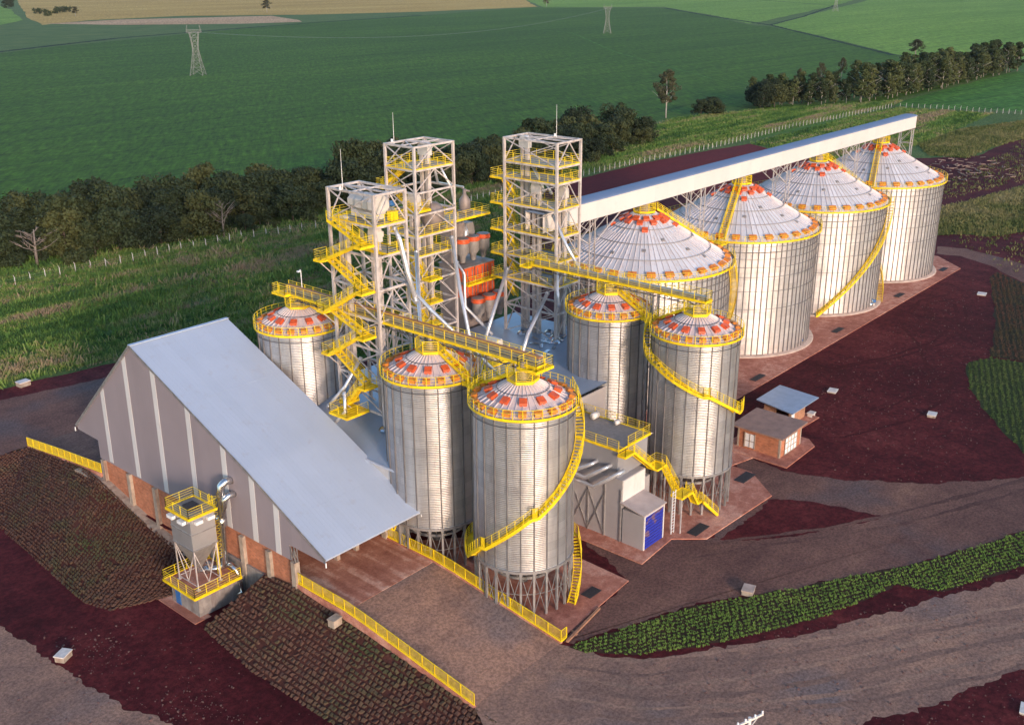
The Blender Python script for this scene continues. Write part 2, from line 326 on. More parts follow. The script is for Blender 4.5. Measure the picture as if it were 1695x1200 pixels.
BELT=[(86.7,232),(94.5,231.9),(111.3,223.9),(132.6,220.5),(147.5,217.2),(163.1,218.2),(176.2,218.3),(195.1,216.3),(222.4,214.5),(240.5,213.7),(263.4,215.7),(283.7,216.5),(316.3,219.5),(338.3,222.4)]
EUC=[(444.8,237.1),(467.6,238.3),(472.4,228.3),(487.9,220.4),(508,211.1),(544.5,207.6),(590.6,206),(653.5,207.9),(764.4,206.1)]
LOWGRAV=[(33.4,106.7),(34.4,100.4),(34.4,92.5),(34.9,86.2),(35.8,79.1),(37.2,71.3),(36.3,67.1),(23.2,82.4)]
SLB=[(44.5,136.6),(43.4,120.2),(42.4,104.1),(42.2,94.4),(48.7,91.3)]
SRB=[(47.5,82.5),(46.4,72.5),(46.9,61.6),(47,55.5)]
FWEST=[(81.4,213.8),(86.3,213.9),(99.4,214.5),(112.4,212.7),(127.7,212.8),(143,210.9),(158.3,207.2),(165.2,205)]
FMID=[(210.7,198.6),(215.3,198.3),(223.7,198.9)]
FEAST=[(258.6,197.9),(289.4,198.2),(305.8,197),(323.2,195.8),(343.1,195.3),(393.8,197.2),(445.5,195.1),(485.7,192.8),(491.8,192.5)]
FNORTH=[(491.8,192.5),(497,174.8),(497.7,156.2),(500.5,139.1),(499,121.5)]
SKY, SUN, EXPO = .15, 1.6, 1.3
# ------------------------------------------------------------------ helpers for repeated pieces
def rail(mb, pts, h=1.1, closed=False, step=1.5, n=4, toe=.14, pw=.05, rw=.026):
    pts = [Vector(p) for p in pts]
    if closed: pts = pts + [pts[0]]
    Z = Vector((0,0,1))
    for a, b in zip(pts[:-1], pts[1:]):
        L = (b-a).length; k = max(1, round(L/step))
        for i in range(k+1):
            if i == k and not (b is pts[-1] and not closed): continue
            p = a.lerp(b, i/k); mb.beam(p, p+Z*h, pw)
        for j in range(n):
            z = h*(1 - j/n); mb.beam(a+Z*z, b+Z*z, rw*(1.5 if j == 0 else 1.))
        if toe: mb.beam(a+Z*toe*.35, b+Z*toe*.35, .03, toe)
    return mb
def flight(par, lo, hi, w, side, rails=True, name='stair_flight'):
    """straight stair between two points; side = unit vector across"""
    lo = Vector(lo); hi = Vector(hi); s = Vector(side)*(w/2); mb = MB(); dz = abs(hi.z-lo.z); k = max(2, int(dz/.24))
    for sg in (-1, 1): mb.beam(lo+s*sg, hi+s*sg, .05, .3)
    d = (hi-lo)/k
    for i in range(k):
        c = lo + d*(i+.5); f = Vector((d.x, d.y, 0)).normalized()*.15
        mb.add([c-s-f, c+s-f, c+s+f, c-s+f, c-s-f+Vector((0,0,.05)), c+s-f+Vector((0,0,.05)), c+s+f+Vector((0,0,.05)), c-s+f+Vector((0,0,.05))],
               [(0,3,2,1),(4,5,6,7),(0,1,5,4),(1,2,6,5),(2,3,7,6),(3,0,4,7)])
    o = part(name, mb, YELLOW, par)
    if rails:
        for sg in (-1, 1): part('handrail', rail(MB(), [lo+s*sg, hi+s*sg], 1.05, step=1.2, toe=0), YRAIL, o)
    return o
def platform(par, x0, x1, y0, y1, z, rails='NSEW', t=.16, name='platform', mat=None, h=1.1):
    """grated deck with a yellow edge and railing; rails: N=+y S=-y E=+x W=-x"""
    mb = MB().box((x0,y0,z-t),(x1,y1,z)); o = part(name, mb, mat or DECK, par)
    e = MB()
    for a, b in (((x0,y0),(x1,y0)),((x1,y0),(x1,y1)),((x1,y1),(x0,y1)),((x0,y1),(x0,y0))):
        dx, dy = b[0]-a[0], b[1]-a[1]; L = hypot(dx, dy); nx, ny = dy/L*.03, -dx/L*.03
        e.beam((a[0]+nx,a[1]+ny,z-.04),(b[0]+nx,b[1]+ny,z-.04), .05, .26)
    part('edge_beam', e, YELLOW, o)
    r = MB(); i = .05
    if 'S' in rails: rail(r, [(x0+i,y0+i,z),(x1-i,y0+i,z)], h)
    if 'N' in rails: rail(r, [(x0+i,y1-i,z),(x1-i,y1-i,z)], h)
    if 'E' in rails: rail(r, [(x1-i,y0+i,z),(x1-i,y1-i,z)], h)
    if 'W' in rails: rail(r, [(x0+i,y0+i,z),(x0+i,y1-i,z)], h)
    if r.v: part('railing', r, YRAIL, o)
    return o
DECK = plain('deck_grating', (.26,.235,.22), .6, .3, .15, 3.)

# ------------------------------------------------------------------ ground
def hash1(i): return (sin(i*127.1)*43758.5453) % 1
def ragged(poly, jit, step):
    out = []; n = len(poly)
    for i in range(n):
        a = Vector(poly[i]); b = Vector(poly[(i+1) % n]); L = (b-a).length; k = max(1, min(90, int(L/step)))
        nr = Vector((b.y-a.y, a.x-b.x)).normalized()
        for j in range(k):
            w = .0 if j == 0 else jit*(RNG.random()-.5)*.45 + jit*.45*sin(j*step*2.3+i*2.1)*sin(j*step*.9+i) + jit*.7*sin(j*step*.45+i*1.3)*sin(j*step*.17+i)
            out.append(a.lerp(b, j/k) + nr*w)
    return out
def sheet(name, poly, z, mat, jit=0., step=1.5, kind='structure'):
    p = ragged(poly, jit, step) if jit else [Vector(q) for q in poly]
    bm = bmesh.new(); vs = [bm.verts.new((q.x, q.y, z)) for q in p]
    f = bm.faces.new(vs); f.normal_update()
    if f.normal.z < 0: f.normal_flip()
    bmesh.ops.triangulate(bm, faces=bm.faces[:], ngon_method='EAR_CLIP')
    me = bpy.data.meshes.new(name); bm.to_mesh(me); bm.free(); me.materials.append(mat)
    o = link(name, me); o['kind'] = kind; return o
def structure(o): o['kind'] = 'structure'; return o

def track(name, pts, w, z, mat, jit=.5):
    L = [Vector(p) for p in pts]; A = []; B = []
    for i, p in enumerate(L):
        d = (L[min(i+1,len(L)-1)]-L[max(i-1,0)]).normalized(); nn = Vector((-d.y, d.x))*(w/2)
        A.append(p+nn); B.append(p-nn)
    return sheet(name, [tuple(q) for q in A+B[::-1]], z, mat, jit, 6. if w > 1 and jit > .3 else .8)
HX, HY = 54.2, 134.6                         # the yard stands above a lower strip at x<54.2, y<134.6
mb = MB(); BIG = 16000.
mb.quad((HX,-BIG,0),(BIG,-BIG,0),(BIG,BIG,0),(HX,BIG,0)); mb.quad((-BIG,HY,0),(HX,HY,0),(HX,BIG,0),(-BIG,BIG,0))
structure(link('ground', mesh_of('ground', mb, GRASS)))
far = .03
sheet('crop_field', CROP, far, CROPM, 2., 12.)
sheet('far_field', LGF, far*2, CROPL, 4., 40.)
sheet('tan_field', TAN1, far*3, TANM, 3., 40.)
sheet('tan_strip', TAN2, far*4, TANP, 2., 30.)
sheet('green_corner_field', LG0, far*4, CROPL, 3., 40.)
sheet('right_field', RF, far*2, CROPL, 2., 30.)
sheet('near_right_field', RF2, far*2, CROPR, 1., 8.)
sheet('grass_meadow', BG, .03, GRASSB, 1.5, 5.)
# dark hedgerow lines / farm tracks between fields
DKCROP = crop('hedgerow_green', (.008,.020,.009), (.012,.030,.012), (.018,.042,.016), .03)
track('field_track', [(2333,1354),(1865,860),(1405,691),(1165.8,614),(1000,480),(800,318)], 5., .1, DKCROP, 1.2)
track('field_track', [(1603,1046),(1339,794),(1165,614)], 7., .1, DKCROP, 1.5)
track('field_track', [(1100,1195),(900,700),(700,500),(560,330)], 1.6, .1, CROPR, .4)
track('field_track', [(1147,1176),(800,1090),(560,1010),(380,900)], 9., .12, DKCROP, 2.)
yard = [p for p in YARD if not (p[0] < 57.5 and 40 < p[1] < 130)]
YP = [(66,158),(80.7,155),(94,152.5),(100,140),(104,128),(112,118),(128,116),(150,128),(190,160),(246,200),(262,193),(275,188.5)] + [p for p in YARD[13:22]] + [(430,60),(300,-60),(140,-120),(56,-60),(54.2,-40),(54.2,134.6),(30,134.6),(10,140),(30,160),(50,159)]
sheet('yard_soil', YP, .012, SOIL, .5, 2.)
sheet('bare_soil_strip', [(240,190),(258.6,196.5),(289.4,197),(323,194.5),(352,190.5),(330,150),(290,130),(250,125),(215,140)], .016, SOILB, .6, 4.)
sheet('grass_patch', GR1, .02, GRASS, 1.2, 3.)
sheet('grass_patch', GR2, .02, GRASS, 1.5, 4.)
sheet('lower_road', ROADL, .016, GRAVEL, .5, .45)
sheet('upper_road', ROADU, .020, GRAVELD, .5, .45)
sheet('soil_island', ISLE, .024, SOIL, .4, .4)
TRK = ground('wheel_track_pale', [(.36,(.22,.135,.10)),(.5,(.30,.175,.122)),(.62,(.38,.215,.14))], .08, .7, (3.2,.75,1.22), .4, .03)  # paler of the two gravel tones for the lower road tyre tracks
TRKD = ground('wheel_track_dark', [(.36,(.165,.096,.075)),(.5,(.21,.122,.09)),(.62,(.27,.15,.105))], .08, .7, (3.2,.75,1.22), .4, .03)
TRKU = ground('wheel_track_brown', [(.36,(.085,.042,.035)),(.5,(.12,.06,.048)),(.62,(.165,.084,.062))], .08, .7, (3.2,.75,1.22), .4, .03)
LRC = [(60.5,66),(60.6,58),(61.5,50),(65.5,42.5),(72,36.5),(80,30.5),(90,24),(100,17.5),(115,8)]
for k, (off, wd) in enumerate(((-4.6,.5),(-3.,.45),(-1.2,.6),(.6,.5),(2.3,.45),(4.,.5))):
    P_ = []
    for i, q in enumerate(LRC[2:]):
        a = Vector(LRC[2:][max(i-1,0)]); b = Vector(LRC[2:][min(i+1,len(LRC)-3)]); d = (b-a).normalized(); P_.append(Vector(q)+Vector((-d.y,d.x))*(off+.5*sin(i*1.3+k)))
    P_ = [P_[0].lerp(P_[1],.2*(k%3))]+P_[1:]
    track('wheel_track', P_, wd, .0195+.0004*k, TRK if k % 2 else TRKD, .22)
URC = [(88,52),(95,47.5),(103,42),(112,37),(124,31),(136,26)]; URD = [(111,55),(114,50),(122,44),(132,37),(144,30),(156,24)]
for k, (base, off) in enumerate(((URC,-1.2),(URC,.8))):
    P_ = []
    for i, q in enumerate(base):
        a = Vector(base[max(i-1,0)]); b = Vector(base[min(i+1,len(base)-1)]); d = (b-a).normalized(); P_.append(Vector(q)+Vector((-d.y,d.x))*(off+.3*sin(i*1.7+k)))
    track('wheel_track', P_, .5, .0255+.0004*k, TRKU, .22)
RUT = ground('soil_rut', [(.4,(.046,.0055,.0068)),(.6,(.072,.0095,.0105))], .2, .9, (2.,.8,1.2), .6, .1)
for k, L in enumerate(([(150,66),(163,60),(176,57),(190,58),(200,62)],[(152,64.4),(164,58.5),(176,55.4),(190,56.4),(201,60.4)],[(140,52),(150,50),(160,52),(172,58),(180,64)],[(128,52),(140,47),(152,46),(165,50)],[(186,60),(190,64),(197,66),(204,63)],[(184,61),(189,66),(198,68),(206,65)])):
    track('soil_rut', L, .55, .0145+.0003*k, RUT, .2)
sheet('loop_road', ROADR, .016, GRAVELD, .5, 2.)
sheet('back_road', [(54.4,134.7),(54.2,134.6),(30,134.7),(14,141),(30,158),(54,155.2),(68.4,151.7),(78,150),(92,145),(100,133),(99,118),(80,112),(67,113),(67,116)], .020, GRAVELD, .4, 1.)
sheet('planted_bank', BANK, .024, ground('bank_soil', [(.3,(.04,.024,.014)),(.7,(.065,.032,.02))], .2, .8), .3, .8)
sheet('planted_plot', SOD1, .024, ground('plot_soil', [(.3,(.025,.034,.011)),(.7,(.052,.060,.02))], .1, .8), .4, 1.5)
sheet('planted_plot', SOD2, .024, ground('plot_soil_dark', [(.3,(.024,.022,.012)),(.7,(.045,.038,.02))], .1, .8), .4, 1.5)
# lower strip in front of the warehouse
LZ = -2.5
sheet('lower_soil', [(-60,-200),(56,-200),(56,140),(-60,140)], LZ, SOIL)
sheet('lower_gravel', LOWGRAV, LZ+.01, GRAVEL, .55, .35)
def loft(name, top, bot, mat, n=40):
    def resample(P):
        P = [Vector(p) for p in P]; d = [0.]
        for a, b in zip(P, P[1:]): d.append(d[-1]+(b-a).length)
        out = []
        for k in range(n+1):
            t = d[-1]*k/n; i = max(j for j in range(len(d)) if d[j] <= t+1e-9); i = min(i, len(P)-2)
            out.append(P[i].lerp(P[i+1], (t-d[i])/(d[i+1]-d[i])))
        return out
    T, B = resample(top), resample(bot); m = 10; mb = MB(); vs = []
    for k in range(n+1):
        for j in range(m+1):
            p = T[k].lerp(B[k], j/m); p.z += .18*sin(pi*j/m)*(RNG.random()-.3); vs.append(p)
    mb.add(vs, [(k*(m+1)+j, k*(m+1)+j+1, (k+1)*(m+1)+j+1, (k+1)*(m+1)+j) for k in range(n) for j in range(m)])
    o = structure(link(name, mesh_of(name, mb, mat, smooth=True))); return T, B
SLOPE_SOIL = ground('slope_soil', [(.3,(.050,.017,.013)),(.7,(.085,.031,.022))], .15, .8, (4.,.75,1.2))
T1_, B1_ = loft('left_slope', [(36,134.6,0),(50,134.6,0),(54.15,134.4,0),(54.15,119,1.85),(53.5,114,2.1),(53.3,104,-.2),(53.6,96,-1.7),(54.1,90.6,-2.5)],
                [(30,128,-2.55),(42,125,-2.55),(43.3,121,-2.55),(43.0,114,-2.55),(42.3,104,-2.55),(41.9,97,-2.55),(43,93.5,-2.55),(48.7,91,-2.55)], SLOPE_SOIL)
T2_, B2_ = loft('right_slope', [(54.15,81.6,1.45),(54.15,76.5,2.0),(54.15,66,1.25),(54.15,52,-.15),(54.15,36,-.1)],
                [(47.5,83.3,-2.55),(46.5,74,-2.55),(46.6,65,-2.55),(46.9,55,-2.55),(46.5,36,-2.55)], SLOPE_SOIL)
loft('slope_end', [(54.2,81.5,1.47),(50.8,82.4,-.5),(47.5,83.3,-2.5)], [(54.2,84.3,-2.5),(51,83.9,-2.5),(47.6,83.6,-2.6)], SLOPE_SOIL, 10)
loft('right_slope', [(54.25,36.2,-.1),(54.25,-60,0),(54.25,-195,0)], [(46.5,36.2,-2.55),(46.5,-60,-2.55),(46.5,-195,-2.55)], SLOPE_SOIL, 30)
def sodpatch(name, T, B, s, skip=0.):
    """staggered blocks of planted turf on a slope: one countless ground cover"""
    mb = MB(); n = len(T)-1; rowlen = (B[n//2]-T[n//2]).length; rows = int(rowlen/s)
    for r in range(rows+1):
        v = (r+.4)/(rows+.6); pts = [T[k].lerp(B[k], v) for k in range(n+1)]; d = [0.]
        for a, b in zip(pts, pts[1:]): d.append(d[-1]+(b-a).length)
        m = int(d[-1]/(s*1.12)); dn = (B[n//2]-T[n//2]).normalized()
        for q in range(m):
            t = (q+(.5 if r % 2 else 0.)+RNG.normal(0,.06))*s*1.12
            if t < 0 or t > d[-1]: continue
            i = max(j for j in range(len(d)) if d[j] <= t); i = min(i, n-1)
            p = pts[i].lerp(pts[i+1], (t-d[i])/max(1e-6, d[i+1]-d[i])); al = (pts[i+1]-pts[i]).normalized()
            if RNG.random() < skip: continue
            dd = (B[i]-T[i]).normalized(); up = al.cross(dd).normalized(); 
            if up.z < 0: up = -up
            a = al*(s*.37*(.8+.4*RNG.random()))+dd*RNG.normal(0,.03); b = dd*(s*.38*(.8+.4*RNG.random()))+al*RNG.normal(0,.03); h = .05+.07*RNG.random()
            p = p + up*.10; c = [p-a-b, p+a-b, p+a+b, p-a+b]
            top = [x + up*h*(.5+RNG.random()*.8) + (p-x)*.22 + Vector(RNG.normal(0,.04,3)) for x in c]; base = [x - up*.3 for x in c]
            mb.add(base+top, [(4,5,6,7),(0,1,5,4),(1,2,6,5),(2,3,7,6),(3,0,4,7)])
    o = link(name, mesh_of(name, mb, SODM)); o['kind'] = 'stuff'; return o
sodpatch('turf_blocks', T1_, B1_, .47, .06); sodpatch('turf_blocks', T2_, B2_, .52, .05)

def inpoly(P, x, y):
    P = np.asarray(P, float); x = np.asarray(x); y = np.asarray(y); c = np.zeros(x.shape, bool); j = len(P)-1
    for i in range(len(P)):
        a = (P[i,1] > y) != (P[j,1] > y)
        c ^= a & (x < (P[j,0]-P[i,0])*(y-P[i,1])/(P[j,1]-P[i,1]+1e-12)+P[i,0]); j = i
    return c
def blades(name, xy, h, w, per, mat, z=0., spread=.35, hv=.5):
    """one countless cover of small leaf blades around the points xy"""
    n = len(xy); N = n*per
    c = np.repeat(xy, per, 0) + RNG.normal(0, spread, (N,2)); a = RNG.random(N)*2*pi
    hh = np.repeat(h*(1-hv/2+hv*RNG.random(n)), per)*(.6+.6*RNG.random(N)); ww = w*(.6+.8*RNG.random(N))
    lean = RNG.normal(0, .45, (N,2))*hh[:,None]
    dx = np.stack([np.cos(a), np.sin(a)], 1)*ww[:,None]/2
    V = np.zeros((N,4,3)); V[:,0,:2] = c-dx; V[:,1,:2] = c+dx; V[:,2,:2] = c+dx*.55+lean; V[:,3,:2] = c-dx*.55+lean
    V[:,:2,2] = z-.05; V[:,2:,2] = z+hh[:,None]
    me = bpy.data.meshes.new(name); me.vertices.add(N*4); me.loops.add(N*4); me.polygons.add(N)
    me.vertices.foreach_set('co', V.reshape(-1)); me.loops.foreach_set('vertex_index', np.arange(N*4))
    me.polygons.foreach_set('loop_start', np.arange(0,N*4,4)); me.update(calc_edges=True); me.materials.append(mat)
    o = link(name, me); o['kind'] = 'stuff'; return o
def scatter(P, n):
    P = np.asarray(P, float); lo = P.min(0); hi = P.max(0); x = lo + RNG.random((n*4,2))*(hi-lo)
    return x[inpoly(P, x[:,0], x[:,1])][:n]
def rows(P, s, ang, jit=.08):
    P = np.asarray(P, float); c = P.mean(0); R = np.abs(P-c).max()*1.5; k = int(R/s)
    g = np.stack(np.meshgrid(np.arange(-k,k+1), np.arange(-k,k+1)), -1).reshape(-1,2).astype(float)
    g[:,0] += .5*(g[:,1] % 2); g *= s; ca, sa = cos(ang), sin(ang)
    x = np.stack([g[:,0]*ca-g[:,1]*sa, g[:,0]*sa+g[:,1]*ca], 1)+c + RNG.normal(0,jit,(len(g),2))
    return x[inpoly(P, x[:,0], x[:,1])]
TUFTD = grassmat('plot_blades', [(.25,(.045,.085,.022)),(.5,(.075,.115,.032)),(.75,(.11,.135,.045))], .2, ((.1,.1,1),0,.2))
blades('planted_tufts', rows(BANK, .52, radians(-28), .05), .15, .06, 24, TUFTM, .02, .09, .9)
blades('planted_rows', rows(SOD1, .85, radians(20), .05), .20, .09, 18, TUFTD, .02, .14)
blades('dry_planted_rows', rows(SOD2, .9, radians(20), .06), .22, .10, 14, SODM, .02, .17)
SCR = [(36,170),(50,161),(70,158.5),(94,153),(101,140),(106,129),(114,119),(128,118),(150,130),(190,162),(246,201),(258,198),(240,214),(200,216),(150,217),(95,231),(60,238),(36,225)]
blades('rough_scrub', scatter(SCR, 30000), .50, .15, 6, SCRUBM, 0, .45, 1.5)
blades('rough_scrub', scatter(SCR, 1500), 1.15, .22, 16, SCRUBM, 0, .7, 1.)
blades('rough_scrub', scatter([(262,199),(300,199),(345,197),(445,197),(490,194),(520,200),(440,238),(395,250),(320,232),(262,226)], 16000), .55, .22, 5, SCRUBM, 0, .6, 1.5)
SPARSE = [(292,128),(330,108),(400,112),(470,122),(430,100),(350,88),(290,100)]
blades('sparse_scrub', scatter(SPARSE, 900), .4, .2, 5, DRYG, .02, .5, 1.5); blades('sparse_scrub', scatter([(228,60),(300,60),(330,85),(250,80)], 350), .4, .2, 5, DRYG, .02, .4, 1.5)
blades('dry_scrub', scatter(GR1, 4500), .5, .2, 6, DRYG, .02, .5, 1.)
blades('dry_scrub', scatter(GR2, 5000), .5, .22, 6, DRYG, .02, .6, 1.)
blades('rough_scrub', scatter([(352,190),(445,193),(490,190),(497,150),(440,145),(388,141),(340,150)], 10000), .5, .22, 5, SCRUBM, 0, .6, 1.5)

# ------------------------------------------------------------------ trees
def crown_mesh(name, kind, seed, mat):
    r = np.random.default_rng(seed); C = []; 
    if kind == 'broad':      # heavy, lumpy woodland crown, unit = metres, height about 11
        nc = 30; per = 150; size = (.34,.78)
        for _ in range(nc):
            a = r.random()*2*pi; R = 4.6*np.sqrt(r.random()); z = 1.6+8.8*r.random()
            R *= (1.1-.06*(z-4)**2/4) if z > 4 else .95
            C.append((R*cos(a), R*sin(a), z, 1.3+1.0*r.random()))
    elif kind == 'tall':     # slim plantation tree, height about 17
        nc = 26; per = 110; size = (.34,.75)
        for i in range(nc):
            z = 2.6+13.8*(i+r.random())/nc; R = 2.3*(1-(z-4)/16.)*1.2*np.sqrt(r.random())+.1; a = r.random()*2*pi
            C.append((R*cos(a), R*sin(a), z, .75+.75*r.random()))
    elif kind == 'lone':     # tall open tree with a bare pale trunk, height about 20
        nc = 34; per = 110; size = (.32,.72)
        for i in range(nc):
            z = 7.+12.5*(i+r.random())/nc; R = (4.3 if z < 15 else 3.2)*np.sqrt(r.random())*(1.12-abs(z-12.5)/12); a = r.random()*2*pi
            C.append((R*cos(a), R*sin(a), z, .9+1.1*r.random()))
    else:                    # bush, height about 4
        nc = 12; per = 55; size = (.35,.7)
        for _ in range(nc):
            a = r.random()*2*pi; R = 2.3*np.sqrt(r.random()); C.append((R*cos(a), R*sin(a), .8+2.4*r.random(), .8+.6*r.random()))
    V = []; 
    for cx, cy, cz, cr in C:
        d = r.normal(0,1,(per,3)); d /= np.linalg.norm(d,axis=1)[:,None]; d[:,2] = d[:,2]*.8
        p = np.array([cx,cy,cz]) + d*cr*(.62+.5*r.random((per,1)))
        nrm = d + r.normal(0,.55,(per,3)); nrm /= np.linalg.norm(nrm,axis=1)[:,None]
        u = np.cross(nrm, r.normal(0,1,(per,3))); u /= np.linalg.norm(u,axis=1)[:,None]; w = np.cross(nrm,u)
        s = (size[0]+(size[1]-size[0])*r.random((per,1)))/2
        V.append(np.stack([p-u*s-w*s*.35, p+u*s*.5-w*s*.75, p+u*s+w*s*.35, p-u*s*.5+w*s*.75], 1))
    V = np.concatenate(V); N = len(V)
    me = bpy.data.meshes.new(name); me.vertices.add(N*4); me.loops.add(N*4); me.polygons.add(N)
    me.vertices.foreach_set('co', V.reshape(-1)); me.loops.foreach_set('vertex_index', np.arange(N*4))
    me.polygons.foreach_set('loop_start', np.arange(0,N*4,4)); me.update(calc_edges=True); me.materials.append(mat); return me
def trunk_mesh(name, h, r0, limbs, seed, mat, twig=False):
    r = random.Random(seed); mb = MB(); top = Vector((r.uniform(-.3,.3), r.uniform(-.3,.3), h))
    mb.tube([(0,0,-.3),(r.uniform(-.15,.15),r.uniform(-.15,.15),h*.5),top], [r0,r0*.75,r0*.3], 7)
    for i in range(limbs):
        t = .35+.6*i/limbs; a = r.random()*2*pi; b = Vector((0,0,h*t)); L = h*.32*(1.2-t)*r.uniform(.8,1.3)+.6
        e = b + Vector((cos(a)*L, sin(a)*L, L*r.uniform(.5,1.))); m = b.lerp(e,.5)+Vector((0,0,-.1*L)); mb.tube([b,m,e],[r0*.4,r0*.28,r0*.08],5)
        if twig:
            for k in range(4):
                a2 = a+r.uniform(-.9,.9); s = b.lerp(e, r.uniform(.4,1)); L2 = L*r.uniform(.3,.6)
                mb.tube([s, s+Vector((cos(a2)*L2, sin(a2)*L2, L2*r.uniform(.3,1.1)))],[.07,.03],4)
    return mesh_of(name, mb, mat, smooth=True)
BROAD = [(crown_mesh('crown','broad',i,LEAF_D), trunk_mesh('trunk',8.,.28,6,i,BARK)) for i in range(6)]
TALL = [(crown_mesh('crown','tall',20+i,LEAF_E), trunk_mesh('trunk',15.,.2,6,20+i,BARKW)) for i in range(4)]
LONE = [(crown_mesh('crown','lone',40+i,LEAF_T), trunk_mesh('trunk',18.,.3,9,40+i,BARKW)) for i in range(2)]
BUSH = [(crown_mesh('crown','bush',60+i,LEAF_D), trunk_mesh('trunk',2.2,.12,4,60+i,BARK)) for i in range(3)]
def tree(kindset, x, y, s, sz, label, cat='tree', group=None, name='tree', rz=None):
    c, t = random.choice(kindset); rz = random.random()*6.28 if rz is None else rz
    o = thing(name, label, cat, (x,y,0), group); o.rotation_euler.z = rz; o.scale = (s,s,sz)
    link('trunk', t, o); link('crown', c, o); return o
def along(P, step):
    P = [Vector(p) for p in P]; out = []
    for a, b in zip(P, P[1:]):
        k = max(1, round((b-a).length/step)); out += [a.lerp(b, i/k) for i in range(k)]
    return out
FRONT = [(70,238)] + [tuple(p) for p in BELT[1:]]
for row, (dy, step, s0) in enumerate(((1.,5.8,.88),(8.,5.8,1.04),(16.,6.2,1.1),(24,7.,1.1))):
    for p in along(FRONT, step):
        if row == 3 and p.x > 230: continue
        if p.x > 262 and row > 1 and random.random() < .35: continue
        s = s0*random.choice((random.uniform(.62,.9),random.uniform(.85,1.15),random.uniform(1.,1.3))); 
        if row == 0 and random.random() < .3: s *= .62
        tree(BROAD, p.x+random.uniform(-2.2,2.2), p.y+dy+random.uniform(-2.4,2.4), s*1.02, s*random.uniform(.72,1.02), 'dark broad-crowned tree in the dense woodland belt behind the wire fence', group='trees of the dark woodland belt', name='woodland_tree')
for row, (dy, step) in enumerate(((0,7.),(6,7.),(13,8.))):
    for p in along(EUC[1:], step):
        if p.x > 720: continue
        s = random.uniform(.6,1.12)*(.8 if p.x < 500 else 1.)
        tree(TALL, p.x+random.uniform(-2,2), p.y+dy+random.uniform(-2,2), s*1.5, s, 'slim plantation tree in the grove beside the right-hand fields', group='slim trees of the right-hand grove', name='plantation_tree')
for i, (x, y) in enumerate(((447,236),(452,240),(458,236),(466,240),(473,236),(480,233),(456,244),(470,245))):
    tree(BROAD, x, y, random.uniform(.9,1.15), random.uniform(.9,1.1), 'round dark tree at the left end of the grove', group='round trees at the end of the grove', name='round_tree')
tree(LONE, 393.5, 253.9, 1.15, 1.0, 'tall lone tree with a long pale bare trunk between woodland and grove', name='lone_tree', rz=.4)
tree(LONE, 792, 299, 1.2, .62, 'tall dark tree rising above the far end of the slim grove', name='grove_tree')
for x, y in ((478,250),(520,255),(560,262),(600,268)): tree(LONE, x, y, .55, .62, 'spindly open tree standing out of the crop behind the grove', group='spindly trees behind the grove', name='spindly_tree')
for x, y in ((416,243),(421,247),(411,247)): tree(BROAD, x, y, .85, .62, 'low dark rounded tree in the clump right of the lone pale-trunked tree', group='low trees in the small clump', name='clump_tree')
tree(LONE, 1080, 1461, 1.7, 1.02, 'dark field tree on the edge of the tan field, tallest there', name='field_tree')
tree(LONE, 1549, 1264, 1.3, .9, 'dark slim field tree at the right tip of the tan field', name='field_tree')
tree(LONE, 824.7, 1592, 1.2, .72, 'small field tree by the left end of the pink stubble strip', name='field_tree')
for x, y in ((812,1653),(840,1745),(889,1766),(915,1790),(870,1740)): tree(BUSH, x, y, 2.6, 2.6, 'bushy clump at the far left edge of the tan field', cat='bush', group='bushes at the far left field edge', name='field_bush')
tree(BROAD, 946, 2075, 2.2, 1.7, 'large round tree in the far top left corner', name='corner_tree')
for i in range(26):
    p = random.choice(along(FRONT, 6.)); tree(BUSH, p.x+random.uniform(-3,3), p.y-random.uniform(2,7), random.uniform(.6,1.1), random.uniform(.5,.95), 'low bush at the foot of the dark woodland belt', cat='bush', group='bushes along the woodland edge', name='edge_bush')
o = thing('bare_tree', 'leafless pale grey tree in front of the dark woodland', 'tree', (141.,215.,0)); link('trunk', trunk_mesh('trunk', 8.5,.22,13,77,LEAF_P,True), o)
o = thing('bare_tree', 'broad leafless grey-twigged tree in the woodland at the left edge', 'tree', (100.,226.,0)); link('trunk', trunk_mesh('trunk', 8.,.25,15,78,LEAF_P,True), o); o.scale = (1.5,1.5,1)

# ------------------------------------------------------------------ wire fences with concrete posts
WIRE = plain('fence_wire', (.35,.35,.35), .5, .5)
def wire_fence(label, P, step, z=0.):
    o = thing('wire_fence', label, 'fence', (P[0][0],P[0][1],z)); me = None; pts = along(P, step)+[Vector(P[-1])]
    mb = MB().box((-.06,-.06,-.2),(.06,.06,1.7)); mb.beam((0,0,1.65),(-.25,-.25,2.1),.09); me = mesh_of('post', mb, WHITEC)
    pts = pts[:100]
    for p in pts: link('post', me, o, (p.x-P[0][0], p.y-P[0][1], 0)).scale = (1,1,random.uniform(.93,1.08))
    w = MB()
    for a, b in zip(pts, pts[1:]):
        for h in (.4,.9,1.4): w.beam((a.x,a.y,z+h),(b.x,b.y,z+h),.015)
    for i in range(0, len(pts), 9):
        p = pts[i]; w.beam((p.x+1.2,p.y,z),(p.x,p.y,z+1.5),.1)
    part('wire', w, WIRE, o)
wire_fence('white-post wire fence on the left running in front of the dark woodland', FWEST, 3.)
wire_fence('white-post wire fence seen between the elevator towers', [(192,201)]+FMID+[(240,198.3)], 3.)
wire_fence('long white-post wire fence behind the covered conveyor gallery', FEAST, 2.9)
wire_fence('white-post wire fence running to the right edge below the grove', FNORTH, 2.6)
